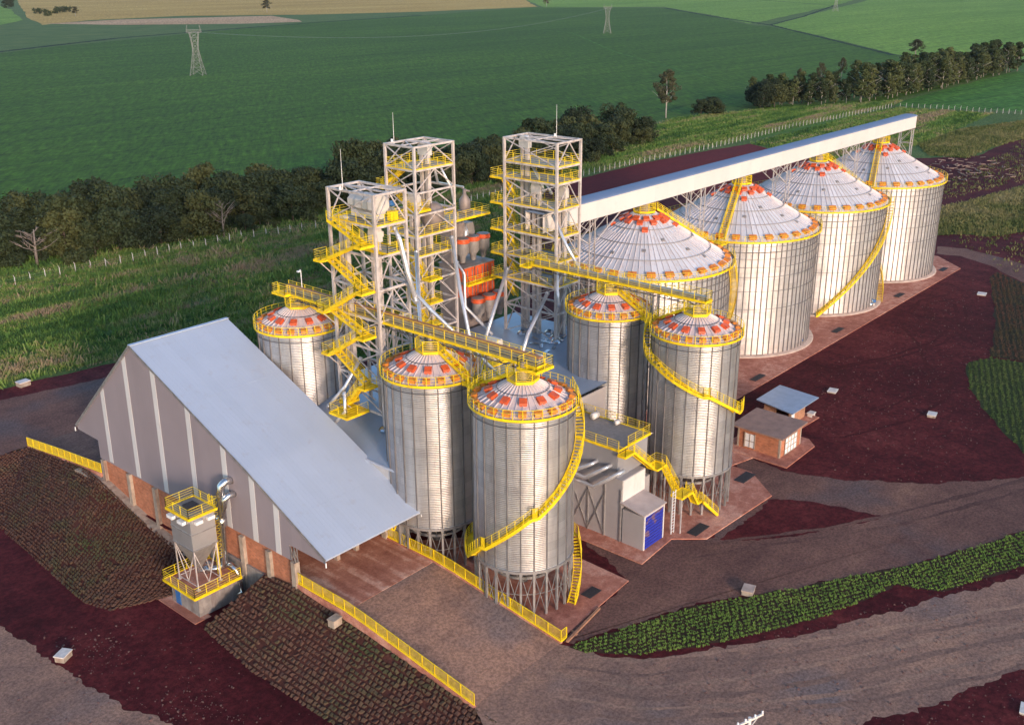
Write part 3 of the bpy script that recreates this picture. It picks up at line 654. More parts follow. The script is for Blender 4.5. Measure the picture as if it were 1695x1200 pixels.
# ------------------------------------------------------------------ hopper silos on legs
SR, SZB, SZE, SZN = 5.0, 5.2, 21.35, 23.3
def polar(r, a, z): return Vector((r*cos(a), r*sin(a), z))
def vent_mb(w, d, h):
    """hooded roof vent: box with a sloping cap, opening outwards (+x)"""
    mb = MB().add([(-d/2,-w/2,0),(d/2,-w/2,-.05),(d/2,w/2,-.05),(-d/2,w/2,0),(-d/2,-w/2,h*.75),(d/2,-w/2,h),(d/2,w/2,h),(-d/2,w/2,h*.75)],
                  [(0,3,2,1),(4,5,6,7),(0,1,5,4),(1,2,6,5),(2,3,7,6),(3,0,4,7)])
    mb.add([(d/2-.02,-w/2-.05,h),(d/2+.13,-w/2-.05,h-.14),(d/2+.13,w/2+.05,h-.14),(d/2-.02,w/2+.05,h),(-d/2,w/2+.05,h*.75+.03),(-d/2,-w/2-.05,h*.75+.03)],
           [(0,1,2,3),(5,0,3,4)])
    return mb
VENT_IN = mesh_of('vent', vent_mb(.66,.76,.38), ORANGE); VENT_OUT = mesh_of('vent', vent_mb(.68,.56,.42), ORANGE2)
VENT_B = mesh_of('vent', vent_mb(.8,.8,.45), ORANGE); VENT_BO = mesh_of('vent', vent_mb(1.15,.85,.5), ORANGE2)
def place_vent(par, me, r, a, z, slope):
    o = link('roof_vent', me, par); o.location = polar(r, a, z); o.rotation_euler = (0, slope, a); return o
STIFFM = plain('stiffener_metal', (.17,.16,.16), .5, .4, .2)
STIFF = mesh_of('stiffener', MB().box((SR-.01,-.06,SZB),(SR+.09,.06,SZE-.1)), STIFFM)
_l = MB().box((SR-.17,-.11,.06),(SR+.05,.11,SZB)); _l.box((SR-.3,-.2,0),(SR+.18,.2,.07)); _l.box((SR-.22,-.15,SZB-.45),(SR+.08,.15,SZB-.1))
LEGM = mesh_of('leg', _l, STEELD)
def make_small():
    t = thing('hopper_silo', 'x', 'silo')
    w = part('wall', MB().lathe([(SR,SZB),(SR,SZE)], 96), WALL_S, t, True)
    for k in range(24): link('stiffener', STIFF, t, rz=2*pi*(k+.5)/24)
    part('hoop', MB().lathe([(SR+.10,20.45),(SR+.14,20.45),(SR+.14,20.52),(SR+.10,20.52)], 72), DARKST, t)
    part('ring_beam', MB().lathe([(SR-.1,SZB-.22),(SR+.14,SZB-.22),(SR+.14,SZB+.06),(SR-.1,SZB+.06)], 72), STEELD, t)
    nr = 36; prof = [(SR+.12,SZE-.06),(1.25,SZN)]
    rf = part('roof', MB().lathe(prof, 72), ROOF_S, t)
    rb = MB()
    for k in range(nr):
        a = 2*pi*k/nr; rb.beam(polar(SR+.1,a,SZE), polar(1.3,a,SZN+.02), .055, .12)
    part('rib', rb, RIB, rf)
    sl = atan2(SZN-SZE, SR-1.25)
    zr = lambda r: SZE + (SR+.1-r)*(SZN-SZE)/(SR-1.15)
    for k in range(12): place_vent(rf, VENT_IN, 3.25, 2*pi*(k+.35)/12, zr(3.25), sl)
    for k in range(20): place_vent(rf, VENT_OUT, 4.62, 2*pi*(k+.2)/20, zr(4.62), sl)
    hp = MB().lathe([(2.55,zr(2.4)+.0),(2.6,zr(2.4)+.05),(2.55,zr(2.4)+.09)], 48); part('roof_hoop', hp, DARKST, rf)
    cw = part('eave_walkway', MB().lathe([(SR+.02,SZE-.12),(SR+.36,SZE-.12),(SR+.36,SZE+.02),(SR+.02,SZE+.02),(SR+.02,SZE-.12)], 72), DECK, t)
    part('edge_beam', MB().lathe([(SR+.36,SZE-.14),(SR+.40,SZE-.14),(SR+.40,SZE+.12),(SR+.36,SZE+.12),(SR+.36,SZE-.14)], 72), YELLOW, cw)
    part('railing', rail(MB(), [polar(SR+.36,2*pi*k/36,SZE) for k in range(36)], 1.05, True, 1.2, 3, 0), YRAIL, cw)
    hx = [polar(1.55, 2*pi*(k+.25)/6, SZN+.1) for k in range(6)]
    cp = part('collar_platform', MB().prism(hx, (0,0,.12)), DECK, t)
    e = MB()
    for k in range(6): e.beam(hx[k]+Vector((0,0,.1)), hx[(k+1)%6]+Vector((0,0,.1)), .07, .32)
    part('edge_beam', e, YELLOW, cp)
    part('railing', rail(MB(), [p+Vector((0,0,.2)) for p in hx], 1.15, True, 1.6, 6, 0, .07, .04), YRAIL, cp)
    part('inlet_neck', MB().lathe([(.55,SZN-.2),(.5,SZN+.6),(.28,SZN+1.),(.28,SZN+2.0)], 16), GREYM, t, True)
    for k in range(24): link('leg', LEGM, t, rz=2*pi*(k+.5)/24)
    br = MB()
    for k in range(24):
        a, b = 2*pi*(k+.5)/24, 2*pi*(k+1.5)/24
        br.beam(polar(SR-.05,a,.2), polar(SR-.05,b,SZB-.4), .055); br.beam(polar(SR-.05,b,.2), polar(SR-.05,a,SZB-.4), .055); br.beam(polar(SR-.05,a,2.6), polar(SR-.05,b,2.6), .05)
    part('cross_brace', br, STEELD, t)
    part('hopper', MB().lathe([(SR-.15,SZB),(1.2,2.3),(.45,1.7),(.45,1.2)], 48), DARKST, t)
    part('hopper_ring', MB().lathe([(3.0,3.25),(3.25,3.25),(3.25,3.55),(3.0,3.55),(3.0,3.25)], 36), STEELD, t)
    rd = MB()
    for k in range(24): a = 2*pi*k/24; rd.beam(polar(3.1,a,3.4), polar(SR-.2,a,SZB-.1), .1)
    part('hopper_rib', rd, STEELD, t)
    return t
def helix(par, R, a0, a1, z0, z1, w=.85, name='spiral_stair', per=1.15):
    """stair winding round a silo (local coordinates), angles in degrees"""
    a0, a1 = radians(a0), radians(a1); rise = abs(z1-z0); L = abs(a1-a0)*(R+w/2); n = max(4, int(max(rise/.24, 3))); seg = max(6, int(L/.7)); o = MB()
    P = lambda r, t, dz=0: polar(r, a0+(a1-a0)*t, z0+(z1-z0)*t+dz)
    for r in (R+.03, R+w):
        for i in range(seg):
            o.beam(P(r,i/seg), P(r,(i+1)/seg), .05, .34)
    if rise > .3:
        for i in range(n):
            t = (i+.5)/n; tw = .13/(R+w); a = a0+(a1-a0)*t; z = z0+(z1-z0)*t
            o.add([polar(R+.03,a-tw,z),polar(R+w,a-tw,z),polar(R+w,a+tw,z),polar(R+.03,a+tw,z),polar(R+.03,a-tw,z+.05),polar(R+w,a-tw,z+.05),polar(R+w,a+tw,z+.05),polar(R+.03,a+tw,z+.05)],
                  [(0,3,2,1),(4,5,6,7),(0,1,5,4),(1,2,6,5),(2,3,7,6),(3,0,4,7)])
    else:
        for i in range(seg): o.add([P(R+.03,i/seg,.1),P(R+w,i/seg,.1),P(R+w,(i+1)/seg,.1),P(R+.03,(i+1)/seg,.1)], [(0,1,2,3)])
    s = part(name, o, YELLOW, par)
    part('handrail', rail(MB(), [P(R+w,i/seg,.1) for i in range(seg+1)], 1.1, step=1.2, toe=0, n=4), YRAIL, s)
    return s
def roof_stair(par, ang, r0, r1, z0, z1, w=.8, wide_name='roof_stair'):
    a = radians(ang); d = Vector((cos(a), sin(a), 0)); s = Vector((-sin(a), cos(a), 0))
    return flight(par, d*r0+Vector((0,0,z0)), d*r1+Vector((0,0,z1)), w, s, name=wide_name)
def landing(par, c, ax, ay, z, rails='NSEW', name='landing'):
    return platform(par, c[0]-ax/2, c[0]+ax/2, c[1]-ay/2, c[1]+ay/2, z, rails, .12, name, YELLOW)

SM = [(72.2,96.2),(71.3,73.4),(71.1,60.65),(100.2,71.6),(99.7,58.9)]
SL = ['small galvanised silo nearest the far left corner, half hidden by the grey warehouse roof',
      'middle small silo on legs between the front silo and the stair tower',
      'front small silo on tall legs with a yellow spiral stair wrapping round it',
      'shaded small silo left of its neighbour behind the flat-roofed loading shed',
      'small silo on legs beside the brick huts with a yellow stair slanting down its wall']
s0 = make_small(); SILO = [s0] + [copy_tree(s0) for _ in range(4)]
for o, (x, y), lb in zip(SILO, SM, SL):
    o.location = (x, y, 0); tag(o, lb, 'silo', 'small hopper silos on legs')
bpy.context.view_layer.update()
def loc_part(f, root, *a, **k):
    """build in the silo's own coordinates"""
    l = root.location.copy(); root.location = (0,0,0); r = f(root, *a, **k); root.location = l; return r
S1, S2, S3, S4, S5 = SILO
loc_part(helix, S3, 5.1, 281, 329, .1, SZB); loc_part(helix, S3, 5.1, 329, 494-0, SZB, SZB, name='ring_walkway')
loc_part(helix, S3, 5.1, 134, 150, SZB, SZB+.01, name='landing'); loc_part(helix, S3, 5.1, 150, 176, SZB, 7.5); loc_part(helix, S3, 5.1, 176, 182, 7.5, 7.55, name='landing')
loc_part(helix, S3, 5.1, 182, 228, 7.55, 11.4); loc_part(helix, S3, 5.1, 228, 234, 11.4, 11.45, name='landing'); loc_part(helix, S3, 5.1, 234, 345, 11.45, 21.2)
loc_part(helix, S5, 5.1, 100, 136, 21.2, 18.9); loc_part(helix, S5, 5.1, 136, 164, 18.9, 18.2); 
loc_part(helix, S5, 5.1, 164, 222, 18.2, 15.4); loc_part(helix, S5, 5.1, 222, 230, 15.4, 15.35, name='landing'); loc_part(helix, S5, 5.1, 230, 278, 15.35, 12.4)
loc_part(helix, S5, 5.1, 278, 300, 12.4, 12.35, name='landing'); loc_part(helix, S5, 5.1, 300, 400, 12.4, 5.4)
for s, a in ((S2,-90),(S3,90),(S4,-90),(S5,90)):
    loc_part(roof_stair, s, a, 5.6, 1.6, SZE+.15, SZN+.3)
    sg = -1 if a < 0 else 1
    loc_part(landing, s, (0, sg*5.95), 2.2, .9, SZE+.03, 'EW')
loc_part(roof_stair, S1, -60, 5.3, 1.6, SZE+.1, SZN+.3)

# ------------------------------------------------------------------ big silos
BR, BZB, BZE, BZA = 13.17, .35, 19.45, 26.3
NB = 84
_s = MB().box((BR-.01,-.075,BZB),(BR+.11,.075,BZE)); STIFFB = mesh_of('stiffener', _s, STIFFM)
HATCH = mesh_of('hatch', MB().box((-.24,-.26,0),(.24,.26,.16)), DECK)
def make_big():
    t = thing('storage_silo', 'x', 'silo')
    part('base_ring', MB().lathe([(BR-.4,0.01),(BR+1.0,.01),(BR+.8,BZB),(BR-.4,BZB)], 120), WHITEC2, t, True)
    part('wall', MB().lathe([(BR,BZB-.02),(BR,BZE)], 168), WALL_B, t, True)
    for k in range(NB): link('stiffener', STIFFB, t, rz=2*pi*(k+.3)/NB)
    for z in (8.2, 11.2, 13.6, 15.2, 16.6, 17.7, 18.6):
        part('hoop', MB().lathe([(BR+.12,z),(BR+.16,z),(BR+.16,z+.07),(BR+.12,z+.09),(BR+.12,z)], 120), STIFFM, t)
    zr = lambda r: BZE + (BR+.15-r)*(BZA-BZE)/(BR-1.45)
    rf = part('roof', MB().lathe([(BR+.2,BZE-.03),(1.6,BZA)], 160), ROOF_B, t)
    rb = MB()
    for k in range(80):
        a = 2*pi*k/80; rb.beam(polar(BR+.15,a,BZE+.03), polar(1.7 if k % 2 == 0 else 5.5,a,zr(1.7 if k % 2 == 0 else 5.5)+.03), .07, .14)
    part('rib', rb, RIB, rf)
    for r in (4.6, 7.2, 10.):
        part('roof_hoop', MB().lathe([(r,zr(r)+.14),(r+.06,zr(r)+.2),(r+.12,zr(r)+.1)], 90), DECK, rf)
    sl = atan2(BZA-BZE, BR-1.45)
    for k in range(22): place_vent(rf, VENT_B, 2.55 if k % 2 else 3.3, 2*pi*(k+.5)/22, zr(2.55 if k % 2 else 3.3), sl)
    for k in (2,8,13,18): place_vent(rf, VENT_B, 4.6, 2*pi*(k+.2)/22, zr(4.6), sl)
    for k in range(30): place_vent(rf, VENT_BO, 12.5, 2*pi*(k+.3)/30, zr(12.5), sl)
    for r, a in ((8.2,215),(8.6,262),(6.4,240),(10.4,272),(9.,185),(7.2,300)):
        h = link('roof_hatch', HATCH, rf); h.location = polar(r, radians(a), zr(r)); h.rotation_euler = (0, sl, radians(a))
    cw = part('eave_walkway', MB().lathe([(BR+.02,BZE-.1),(BR+.6,BZE-.1),(BR+.6,BZE),(BR+.02,BZE),(BR+.02,BZE-.1)], 120), DECK, t)
    part('edge_beam', MB().lathe([(BR+.6,BZE-.16),(BR+.64,BZE-.16),(BR+.64,BZE+.16),(BR+.6,BZE+.16),(BR+.6,BZE-.16)], 120), YELLOW, cw)
    part('railing', rail(MB(), [polar(BR+.6,2*pi*k/64,BZE) for k in range(64)], 1.05, True, 1.3, 3, 0), YRAIL, cw)
    hx = [polar(1.7, 2*pi*(k+.25)/8, BZA+.15) for k in range(8)]
    cp = part('collar_platform', MB().prism(hx, (0,0,.12)), YELLOW, t)
    e = MB()
    for k in range(8): e.beam(hx[k]+Vector((0,0,.1)), hx[(k+1)%8]+Vector((0,0,.1)), .07, .3)
    part('edge_beam', e, YELLOW, cp)
    part('railing', rail(MB(), [p+Vector((0,0,.2)) for p in hx], 1.15, True, 1.6, 4, 0, .07, .05), YRAIL, cp)
    part('inlet_neck', MB().lathe([(1.,BZA-.3),(.9,BZA+.8),(.5,BZA+1.4),(.5,BZA+2.2)], 16), GREYM, t, True)
    return t
WHITEC2 = plain('dusty_base_ring', (.42,.31,.25), .85, 0, .2, 1.)
BX = [129.23+28.89*i for i in range(4)]; BY = 86.4
BL = ['large silo nearest the elevator tower, partly behind the small silos', 'large silo behind the brick huts, yellow stair up its roof, wall widely in view',
      'large silo with a long yellow stair slanting across its wall', 'large silo farthest along the row, under the far end of the gallery']
b0 = make_big(); BIGS = [b0] + [copy_tree(b0) for _ in range(3)]
for o, x, lb in zip(BIGS, BX, BL): o.location = (x, BY, 0); tag(o, lb, 'silo', 'large flat-bottomed storage silos')
bpy.context.view_layer.update()
for i, a in ((0,-18),(1,198),(2,-18),(3,198)): loc_part(roof_stair, BIGS[i], a, 13.3, 2.0, BZE+.25, BZA+.35, 1.0)
for i in (0,2): loc_part(landing, BIGS[i], (14.1,-4.5), 2.6, 2.2, BZE+.04, 'NS')
loc_part(helix, BIGS[2], BR+.15, 214, 296, .1, BZE, 1.0); loc_part(helix, BIGS[2], BR+.15, 290, 318, .1, 6.2, 1.0)
loc_part(helix, BIGS[0], BR+.15, 284, 316, BZE, 9., 1.0)

# ------------------------------------------------------------------ covered gallery above the large silos
g = thing('conveyor_gallery', 'long cream covered conveyor gallery with a curved bluish roof spanning the large silos', 'conveyor', (103.5,BY,28.0))
GX0, GX1, GY0, GY1 = 103.6, 230.3, 84.9, 87.9
part('floor', MB().box((GX0,GY0+.1,27.9),(GX1,GY1-.1,28.1)), STEELD, g)
part('side_panel', MB().box((GX0,GY0,28.0),(GX1,GY0+.08,30.45)), SIDEM, g); part('side_panel', MB().box((GX0,GY1-.08,28.0),(GX1,GY1,30.45)), SIDEM, g)
part('end_panel', MB().box((GX1-.08,GY0+.09,28.1),(GX1-.01,GY1-.09,30.4)), SIDEM, g)
arc = [(GY0-.12+(GY1-GY0+.24)*(1-cos(pi*k/10))/2, 30.48+.32*sin(pi*k/10)) for k in range(11)]
mb = MB(); vs = [(x,y,z) for x in (GX0-.1,GX1+.1) for y, z in arc]; mb.add(vs, [(k,k+1,12+k,11+k) for k in range(10)] + [tuple(range(11)), tuple(range(11,22))])
part('roof', mb, GALTOP, g)
for x in [GX0+8+k*9. for k in range(14)]:
    pass
def trestle(par, x, y0, y1, z0, z1, w=1.0, mat=None, nz=6, name='trestle'):
    """narrow lattice tower carrying the gallery"""
    mb = MB()
    for xx in (x-w/2, x+w/2):
        for yy in (y0, y1): mb.beam((xx,yy,z0),(xx,yy,z1), .13)
    for k in range(nz):
        a, b = z0+(z1-z0)*k/nz, z0+(z1-z0)*(k+1)/nz
        for yy in (y0, y1):
            mb.beam((x-w/2,yy,a),(x+w/2,yy,b),.07); mb.beam((x-w/2,yy,b),(x+w/2,yy,b),.07)
        for xx in (x-w/2, x+w/2):
            mb.beam((xx,y0,a) if k % 2 else (xx,y1,a),(xx,y1,b) if k % 2 else (xx,y0,b),.07); mb.beam((xx,y0,b),(xx,y1,b),.07)
    return part(name, mb, mat or STEEL, par)
for x in (114.6, 143.7, 172.55, 201.45, 229.4): trestle(g, x, GY0+.2, GY1-.2, 0., 27.9, 1.2, nz=9)
for i, x in enumerate((114.6,143.7,172.55,201.45)):
    for d in (-1, 1):
        tr = MB()
        for yy in (GY0+.2, GY1-.2):
            tr.beam((x+d*.6,yy,24.5),(x+d*6.5,yy,27.9),.13)
            tr.beam((x+d*.6,yy,26.3),(x+d*3.4,yy,27.9),.08); tr.beam((x+d*3.5,yy,26.2),(x+d*3.4,yy,27.9),.08)
        part('knee_brace', tr, STEEL, g)
# ------------------------------------------------------------------ elevator towers
def tower(name, label, x0, x1, y0, y1, z0, z1, beams, bays, foot=True):
    t = thing(name, label, 'tower', ((x0+x1)/2,(y0+y1)/2,z0))
    cs = [(x0,y0),(x1,y0),(x1,y1),(x0,y1)]
    for x, y in cs:
        p = MB().beam((x,y,z0),(x,y,z1), .30); p.box((x-.4,y-.4,z0),(x+.4,y+.4,z0+.1)); part('post', p, STEEL, t)
    for z in beams:
        mb = MB()
        for i in range(4):
            a, b = cs[i], cs[(i+1) % 4]; d = (Vector(b)-Vector(a)).normalized()*.16
            mb.beam((a[0]+d.x,a[1]+d.y,z-.12),(b[0]-d.x,b[1]-d.y,z-.12), .2, .24)
        part('beam', mb, STEEL, t)
    for (a, b) in bays:
        for i in range(4):
            p, q = cs[i], cs[(i+1) % 4]; mb = MB(); m = ((p[0]+q[0])/2, (p[1]+q[1])/2)
            if i % 2 == 0: mb.beam((*p,a),(*m,b),.12); mb.beam((*q,a),(*m,b),.12)
            else: mb.beam((*p,a),(*q,b),.12); mb.beam((*q,a),(*p,b),.12)
            part('brace', mb, STEEL, t)
    mb = MB(); mb.beam(((x0+x1)/2,y0,z1-.12),((x0+x1)/2,y1,z1-.12),.18); mb.beam((x0,y0,z1-.15),((x0+x1)/2,y1,z1-.15),.12); mb.beam((x1,y0,z1-.15),((x0+x1)/2,y1,z1-.15),.12)
    mb.beam((x0,(y0+y1)/2,z1-.13),(x1,(y0+y1)/2,z1-.13),.15); part('roof_frame', mb, STEEL, t)
    return t
def antenna(par, x, y, z, h=3.2):
    mb = MB().tube([(x,y,z-.3),(x,y,z+h*.35),(x,y,z+h)], [.035,.028,.015], 6); mb.tube([(x-.35,y,z),(x-.35,y,z+.35)], .14, 8); mb.beam((x-.35,y,z),(x,y,z),.06)
    return part('lightning_rod', mb, WHITEP, par)
def leg_duct(par, x, y, z0, z1, w=.5, d=.42, gap=.75):
    """bucket elevator: two parallel casings with a rounded head"""
    mb = MB()
    for s in (-1, 1): mb.box((x-w/2, y+s*gap/2-d/2, z0),(x+w/2, y+s*gap/2+d/2, z1-.9))
    for k in range(int((z1-z0)/2.4)): 
        z = z0+1+k*2.4; mb.box((x-w/2-.04, y-gap/2-d/2-.04, z),(x+w/2+.04, y+gap/2+d/2+.04, z+.07))
    o = part('bucket_elevator', mb, STEEL, par)
    h = MB(); r = gap/2+d/2+.18; pr = [(x-w/2-.12, y-r, z1-1.1),(x-w/2-.12,y-r,z1-.2)] + [(x-w/2-.12, y-r*cos(pi*k/8), z1-.2+r*.85*sin(pi*k/8)) for k in range(1,8)] + [(x-w/2-.12,y+r,z1-.2),(x-w/2-.12,y+r,z1-1.1)]
    h.prism(pr, (w+.24,0,0)); h.box((x+w/2+.13,y-.3,z1-.7),(x+w/2+.7,y+.3,z1-.15))
    part('elevator_head', h, MACH, o); return o
def spout(par, pts, r=.2, name='spout', mat=None):
    mb = MB().tube(pts, r, 12); 
    for p in pts[1:-1]: mb.lathe([(0,-r*1.15),(r*.8,-r*.8),(r*1.12,0),(r*.8,r*.8),(0,r*1.15)], 12, p)
    a, b = Vector(pts[-2]), Vector(pts[-1]); d = (b-a).normalized(); mb.tube([b-d*.35, b-d*.27], r*1.35, 12); a2 = Vector(pts[0]); d = (Vector(pts[1])-a2).normalized(); mb.tube([a2+d*.2, a2+d*.28], r*1.35, 12)
    return part(name, mb, mat or SPOUT, par, True)

# T1: front left tower with the long zigzag stair
RZ = 13.45
X0, X1, Y0, Y1 = 70.6, 75.0, 80.3, 87.5
t1 = tower('elevator_tower', 'left steel tower with a yellow zigzag stair and white drum under its open top', X0, X1, Y0, Y1, 0., 38.75,
           [38.75, 35.4, 32.2, 28.6, 25.2, 21.8, 18.2, 14.4, 10.], [(35.4,38.6),(28.6,32.1),(25.2,28.4),(21.8,25.1),(18.2,21.6),(14.4,18.)])
platform(t1, X0-.02, X1, Y0, Y1, 35.4, 'NSEW'); platform(t1, X0+1.6, X1, Y0, Y1-1.5, 32.2, 'SEW')
# cleaner drum: octagonal casing lying along the tower
pr = [(0.9*cos(pi*(k+.5)/4)*1.35, 0.9*sin(pi*(k+.5)/4)*1.2) for k in range(8)]
dm = MB().prism([(72.9+a, 81.7, 37.15+b) for a, b in pr], (0,2.9,0)); dm.prism([(72.9+a*.75, 84.7, 37.15+b*.75) for a, b in pr], (0,1.4,0))
dm.box((72.3,81.9,35.6),(73.5,85.9,36.4)); dm.beam((71.7,81.8,35.5),(71.7,81.8,36.4),.15); dm.beam((74.1,84.4,35.5),(74.1,84.4,36.4),.15)
dr = part('cleaner_drum', dm, MACH, t1)
rb = MB(); 
for yy in (82.6,83.5): rb.prism([(72.9+a*1.03, yy, 37.15+b*1.03) for a, b in pr], (0,.06,0))
part('drum_band', rb, STEELD, dr)
part('drive_guard', MB().box((73.3,80.7,35.5),(74.3,81.3,36.5)).box((74.3,80.9,35.7),(74.5,81.2,36.2)), YELLOW, dr)
part('drive_motor', MB().tube([(74.3,82.2,36.9),(75.2,82.2,36.9)], .26, 12).box((74.5,82.,37.),(74.9,82.4,37.25)), BLUE, dr, True)
for y in (82.,): leg_duct(t1, 72.9, y+.9, 0, 34.2)
leg_duct(t1, 71.5, 86.3, 0, 35.2)
antenna(t1, 70.6, 85., 38.75, 4.2)
Ls = [(87.3,35.4,0),(81.0,33.5,1),(87.6,31.05,0),(81.2,28.5,1),(87.7,25.3,0),(81.4,23.45,1),(87.4,20.45,0),(81.6,17.7,1),(84.8,15.3,1)]
XI, XO = 70.02, 69.08      # inner lane descends to the right, outer lane returns
for i in range(len(Ls)-1):
    (ya, za, sa), (yb, zb, sb) = Ls[i], Ls[i+1]
    lane = XI if sb == 1 and i < 7 else XO
    d = 1 if ya > yb else -1
    flight(t1, (lane, yb+d*.55, zb), (lane, ya-d*.55, za), .86, (1,0,0))
for (y, z, s) in Ls[1:]:
    platform(t1, 68.6, 70.45, y-.6, y+.6, z, ('SW' if s else 'NW') , .12, 'landing', YELLOW)
    part('bracket', MB().beam((68.7,y,z-.18),(70.6,y,z-.18),.12).beam((68.9,y,z-.2),(70.6,y,z-1.9),.1), STEEL, t1)
platform(t1, 67.2, 70.4, 82.6, 85.6, RZ+.9, 'NSW', .14, 'platform', YELLOW)
spout(t1, [(73.9,81.,34.9),(74.0,80.4,33.6),(74.3,79.6,30.),(74.6,78.7,26.6)], .27)
spout(t1, [(70.9,84.,20.2),(68.9,84.6,17.2),(67.6,86.4,14.6)], .2); spout(t1, [(68.2,84.,16.9),(68.1,83.9,14.6),(66.6,86.4,11.4)], .2)
spout(t1, [(74.6,80.2,28.6),(75.4,77.5,26.),(78.,69.,19.)], .2)
spout(t1, [(75.,86.4,34.4),(77.5,88.2,30.),(80.,91,26.)], .2)

# T2: back tower feeding the dryer
X0, X1, Y0, Y1 = 89.5, 96.4, 93.9, 99.1
t2 = tower('elevator_tower', 'middle steel tower beside the orange dryer, bare braces below its single top platform', X0, X1, Y0, Y1, 0., 40.,
           [40., 37.1, 34.3, 31.5, 28.7, 26.1, 22.8, 19.4, 16.], [(37.2,39.8),(34.3,36.9),(31.5,34.1),(28.7,31.3),(22.8,25.9),(19.4,22.6),(16.,19.2)])
platform(t2, X0, X1, Y0, Y1, 37.1, 'NSEW'); platform(t2, X0, X1, Y0, Y1, 28.7, 'NSW'); platform(t2, X0, X1, Y0, Y1, 26.1, 'NSEW')
platform(t2, X1+.05, 106., 96.4, 100.6, 28.75, 'NSE')
leg_duct(t2, 94.0, 96.6, 0, 39.3, .55, .5, .95); leg_duct(t2, 92.2, 97.0, 0, 33., .55, .5, .95)
antenna(t2, 91., 99., 40., 3.6)
Ls = [(37.1,97.6),(34.2,101.),(31.4,97.2),(28.7,100.8),(26.1,97.)]
flight(t2, (90.2,100.4,34.2), (90.2,96.2,37.1), .9, (1,0,0)); platform(t2, 89.6, 92.2, 99.9, 101.3, 34.2, 'NEW', .12, 'landing', YELLOW)
flight(t2, (91.4,96.4,31.5), (91.4,100.2,34.2), .9, (1,0,0)); platform(t2, 90.4, 93.2, 95., 96.6, 31.5, 'SEW', .12, 'landing', YELLOW); flight(t2, (90.2,99.2,28.7), (90.8,96.2,31.5), .9, (1,0,0))
for z in (23.2, 20.2, 17.2): platform(t2, 89.9, 92.1, 92.2, 93.7, z, 'SEW', .12, 'landing', YELLOW)
for a, b in ((26.1,23.2),(23.2,20.2),(20.2,17.2)): flight(t2, (91.,94.2,b), (91.,97.4,a), .8, (1,0,0))
part('scalper', MB().lathe([(0,32.2),(.8,32.1),(1.5,31.4),(1.6,29.9),(.9,28.9)], 20, (94.6,96.2,-.1)), GREYM, t2, True)
part('motor', MB().tube([(95.4,94.6,29.4),(96.2,94.6,29.4)], .25, 10).box((95.,94.3,28.8),(96.2,95.,29.1)), STEELD, t2)
spout(t2, [(94.6,95.6,36.7),(96.6,97.,34.2),(103.9,99.4,32.2)], .17)
spout(t2, [(94.4,94.2,36.8),(96.,94.0,34.),(96.3,93.8,31.6)], .14)
spout(t2, [(95.4,93.6,27.8),(93.2,90.2,22.),(88.6,83.4,14.4)], .25); spout(t2, [(88.6,93.2,27.2),(82.5,86.6,21.5),(77.6,80.8,16.5)], .23)
spout(t2, [(96.,93.4,24.4),(96.2,92.3,22.9),(96.0,91.9,18.4),(97.6,88.6,14.8)], .2)
chim = part('cyclone', MB().lathe([(0.,3.0),(.24,3.0),(.26,2.2),(.8,1.5),(.8,.35),(.6,.0)], 14, (104.,99.3,29.0)).tube([(104.,99.3,31.8),(104.7,99.0,31.6)],.14,8).box((103.2,98.6,28.77),(104.8,100.,29.05)), GREYM, t2, True)

# T3: right tower
X0, X1, Y0, Y1 = 103.0, 107.8, 82.2, 91.0
LV = [36.9, 34.8, 31.4, 27.8, 24.5, 21.2]
t3 = tower('elevator_tower', 'right steel tower with stacked yellow balconies where the covered gallery begins', X0, X1, Y0, Y1, 0., 40.,
           [40.] + LV + [17.6, 13.6], [(36.9,39.8),(31.4,34.6),(27.8,31.2),(24.5,27.6),(21.2,24.3),(17.6,21.),(13.6,17.4)])
platform(t3, X0, X1, Y0, Y1, 36.9, 'NSEW')
for z in LV[1:]: platform(t3, X0, X1, Y0, Y1, z, 'SEW'); platform(t3, X0, X1, Y1+.05, Y1+2.6, z-.25, 'NEW')
for a, b in zip(LV[1:], LV[2:]+[17.6]): flight(t3, (106.6,92.2,b-.2), (103.9,92.2,a-.3), .8, (0,1,0))
for i, (x, y, z) in enumerate(((105.2,89.3,39.6),(104.4,86.6,34.0),(106.2,83.8,33.6))): leg_duct(t3, x, y, 0, z, .5, .42, .8)
part('head_drum', MB().tube([(104.6,87.3,29.9),(105.9,87.3,29.9)], 1.25, 24), GREYM, t3)
antenna(t3, 107.6, 86., 40., 4.)
for i, x in enumerate((104.9,105.6,106.5)): part('down_pipe', MB().tube([(x,83.4+.3*i,RZ+.2),(x,83.4+.3*i,28.)], .11, 8), STEEL, t3)
spout(t3, [(105.,88.,36.4),(104.6,86.2,34.6),(104.4,85.4,33.2)], .2); spout(t3, [(103.6,84.4,34.6),(104.,83.8,33.2)], .18)
spout(t3, [(103.4,83.2,30.8),(103.6,81.,27.),(103.8,78.8,24.)], .2)
spout(t3, [(102.8,90.4,22.6),(98.,88.8,17.6),(95.6,88.,15.0)], .24); spout(t3, [(102.6,83.2,20.6),(97.4,82.2,16.4),(95.,81.4,14.0)], .24)
spout(t3, [(103.,82.0,24.),(101.8,81.,21.4),(101.,80.,19.6)], .2)
part('wrapped_bin', MB().lathe([(.0,21.4),(.7,21.4),(.75,20.2),(.3,19.2)], 14, (104.2,82.9,1.2)), GREYM, t3, True)

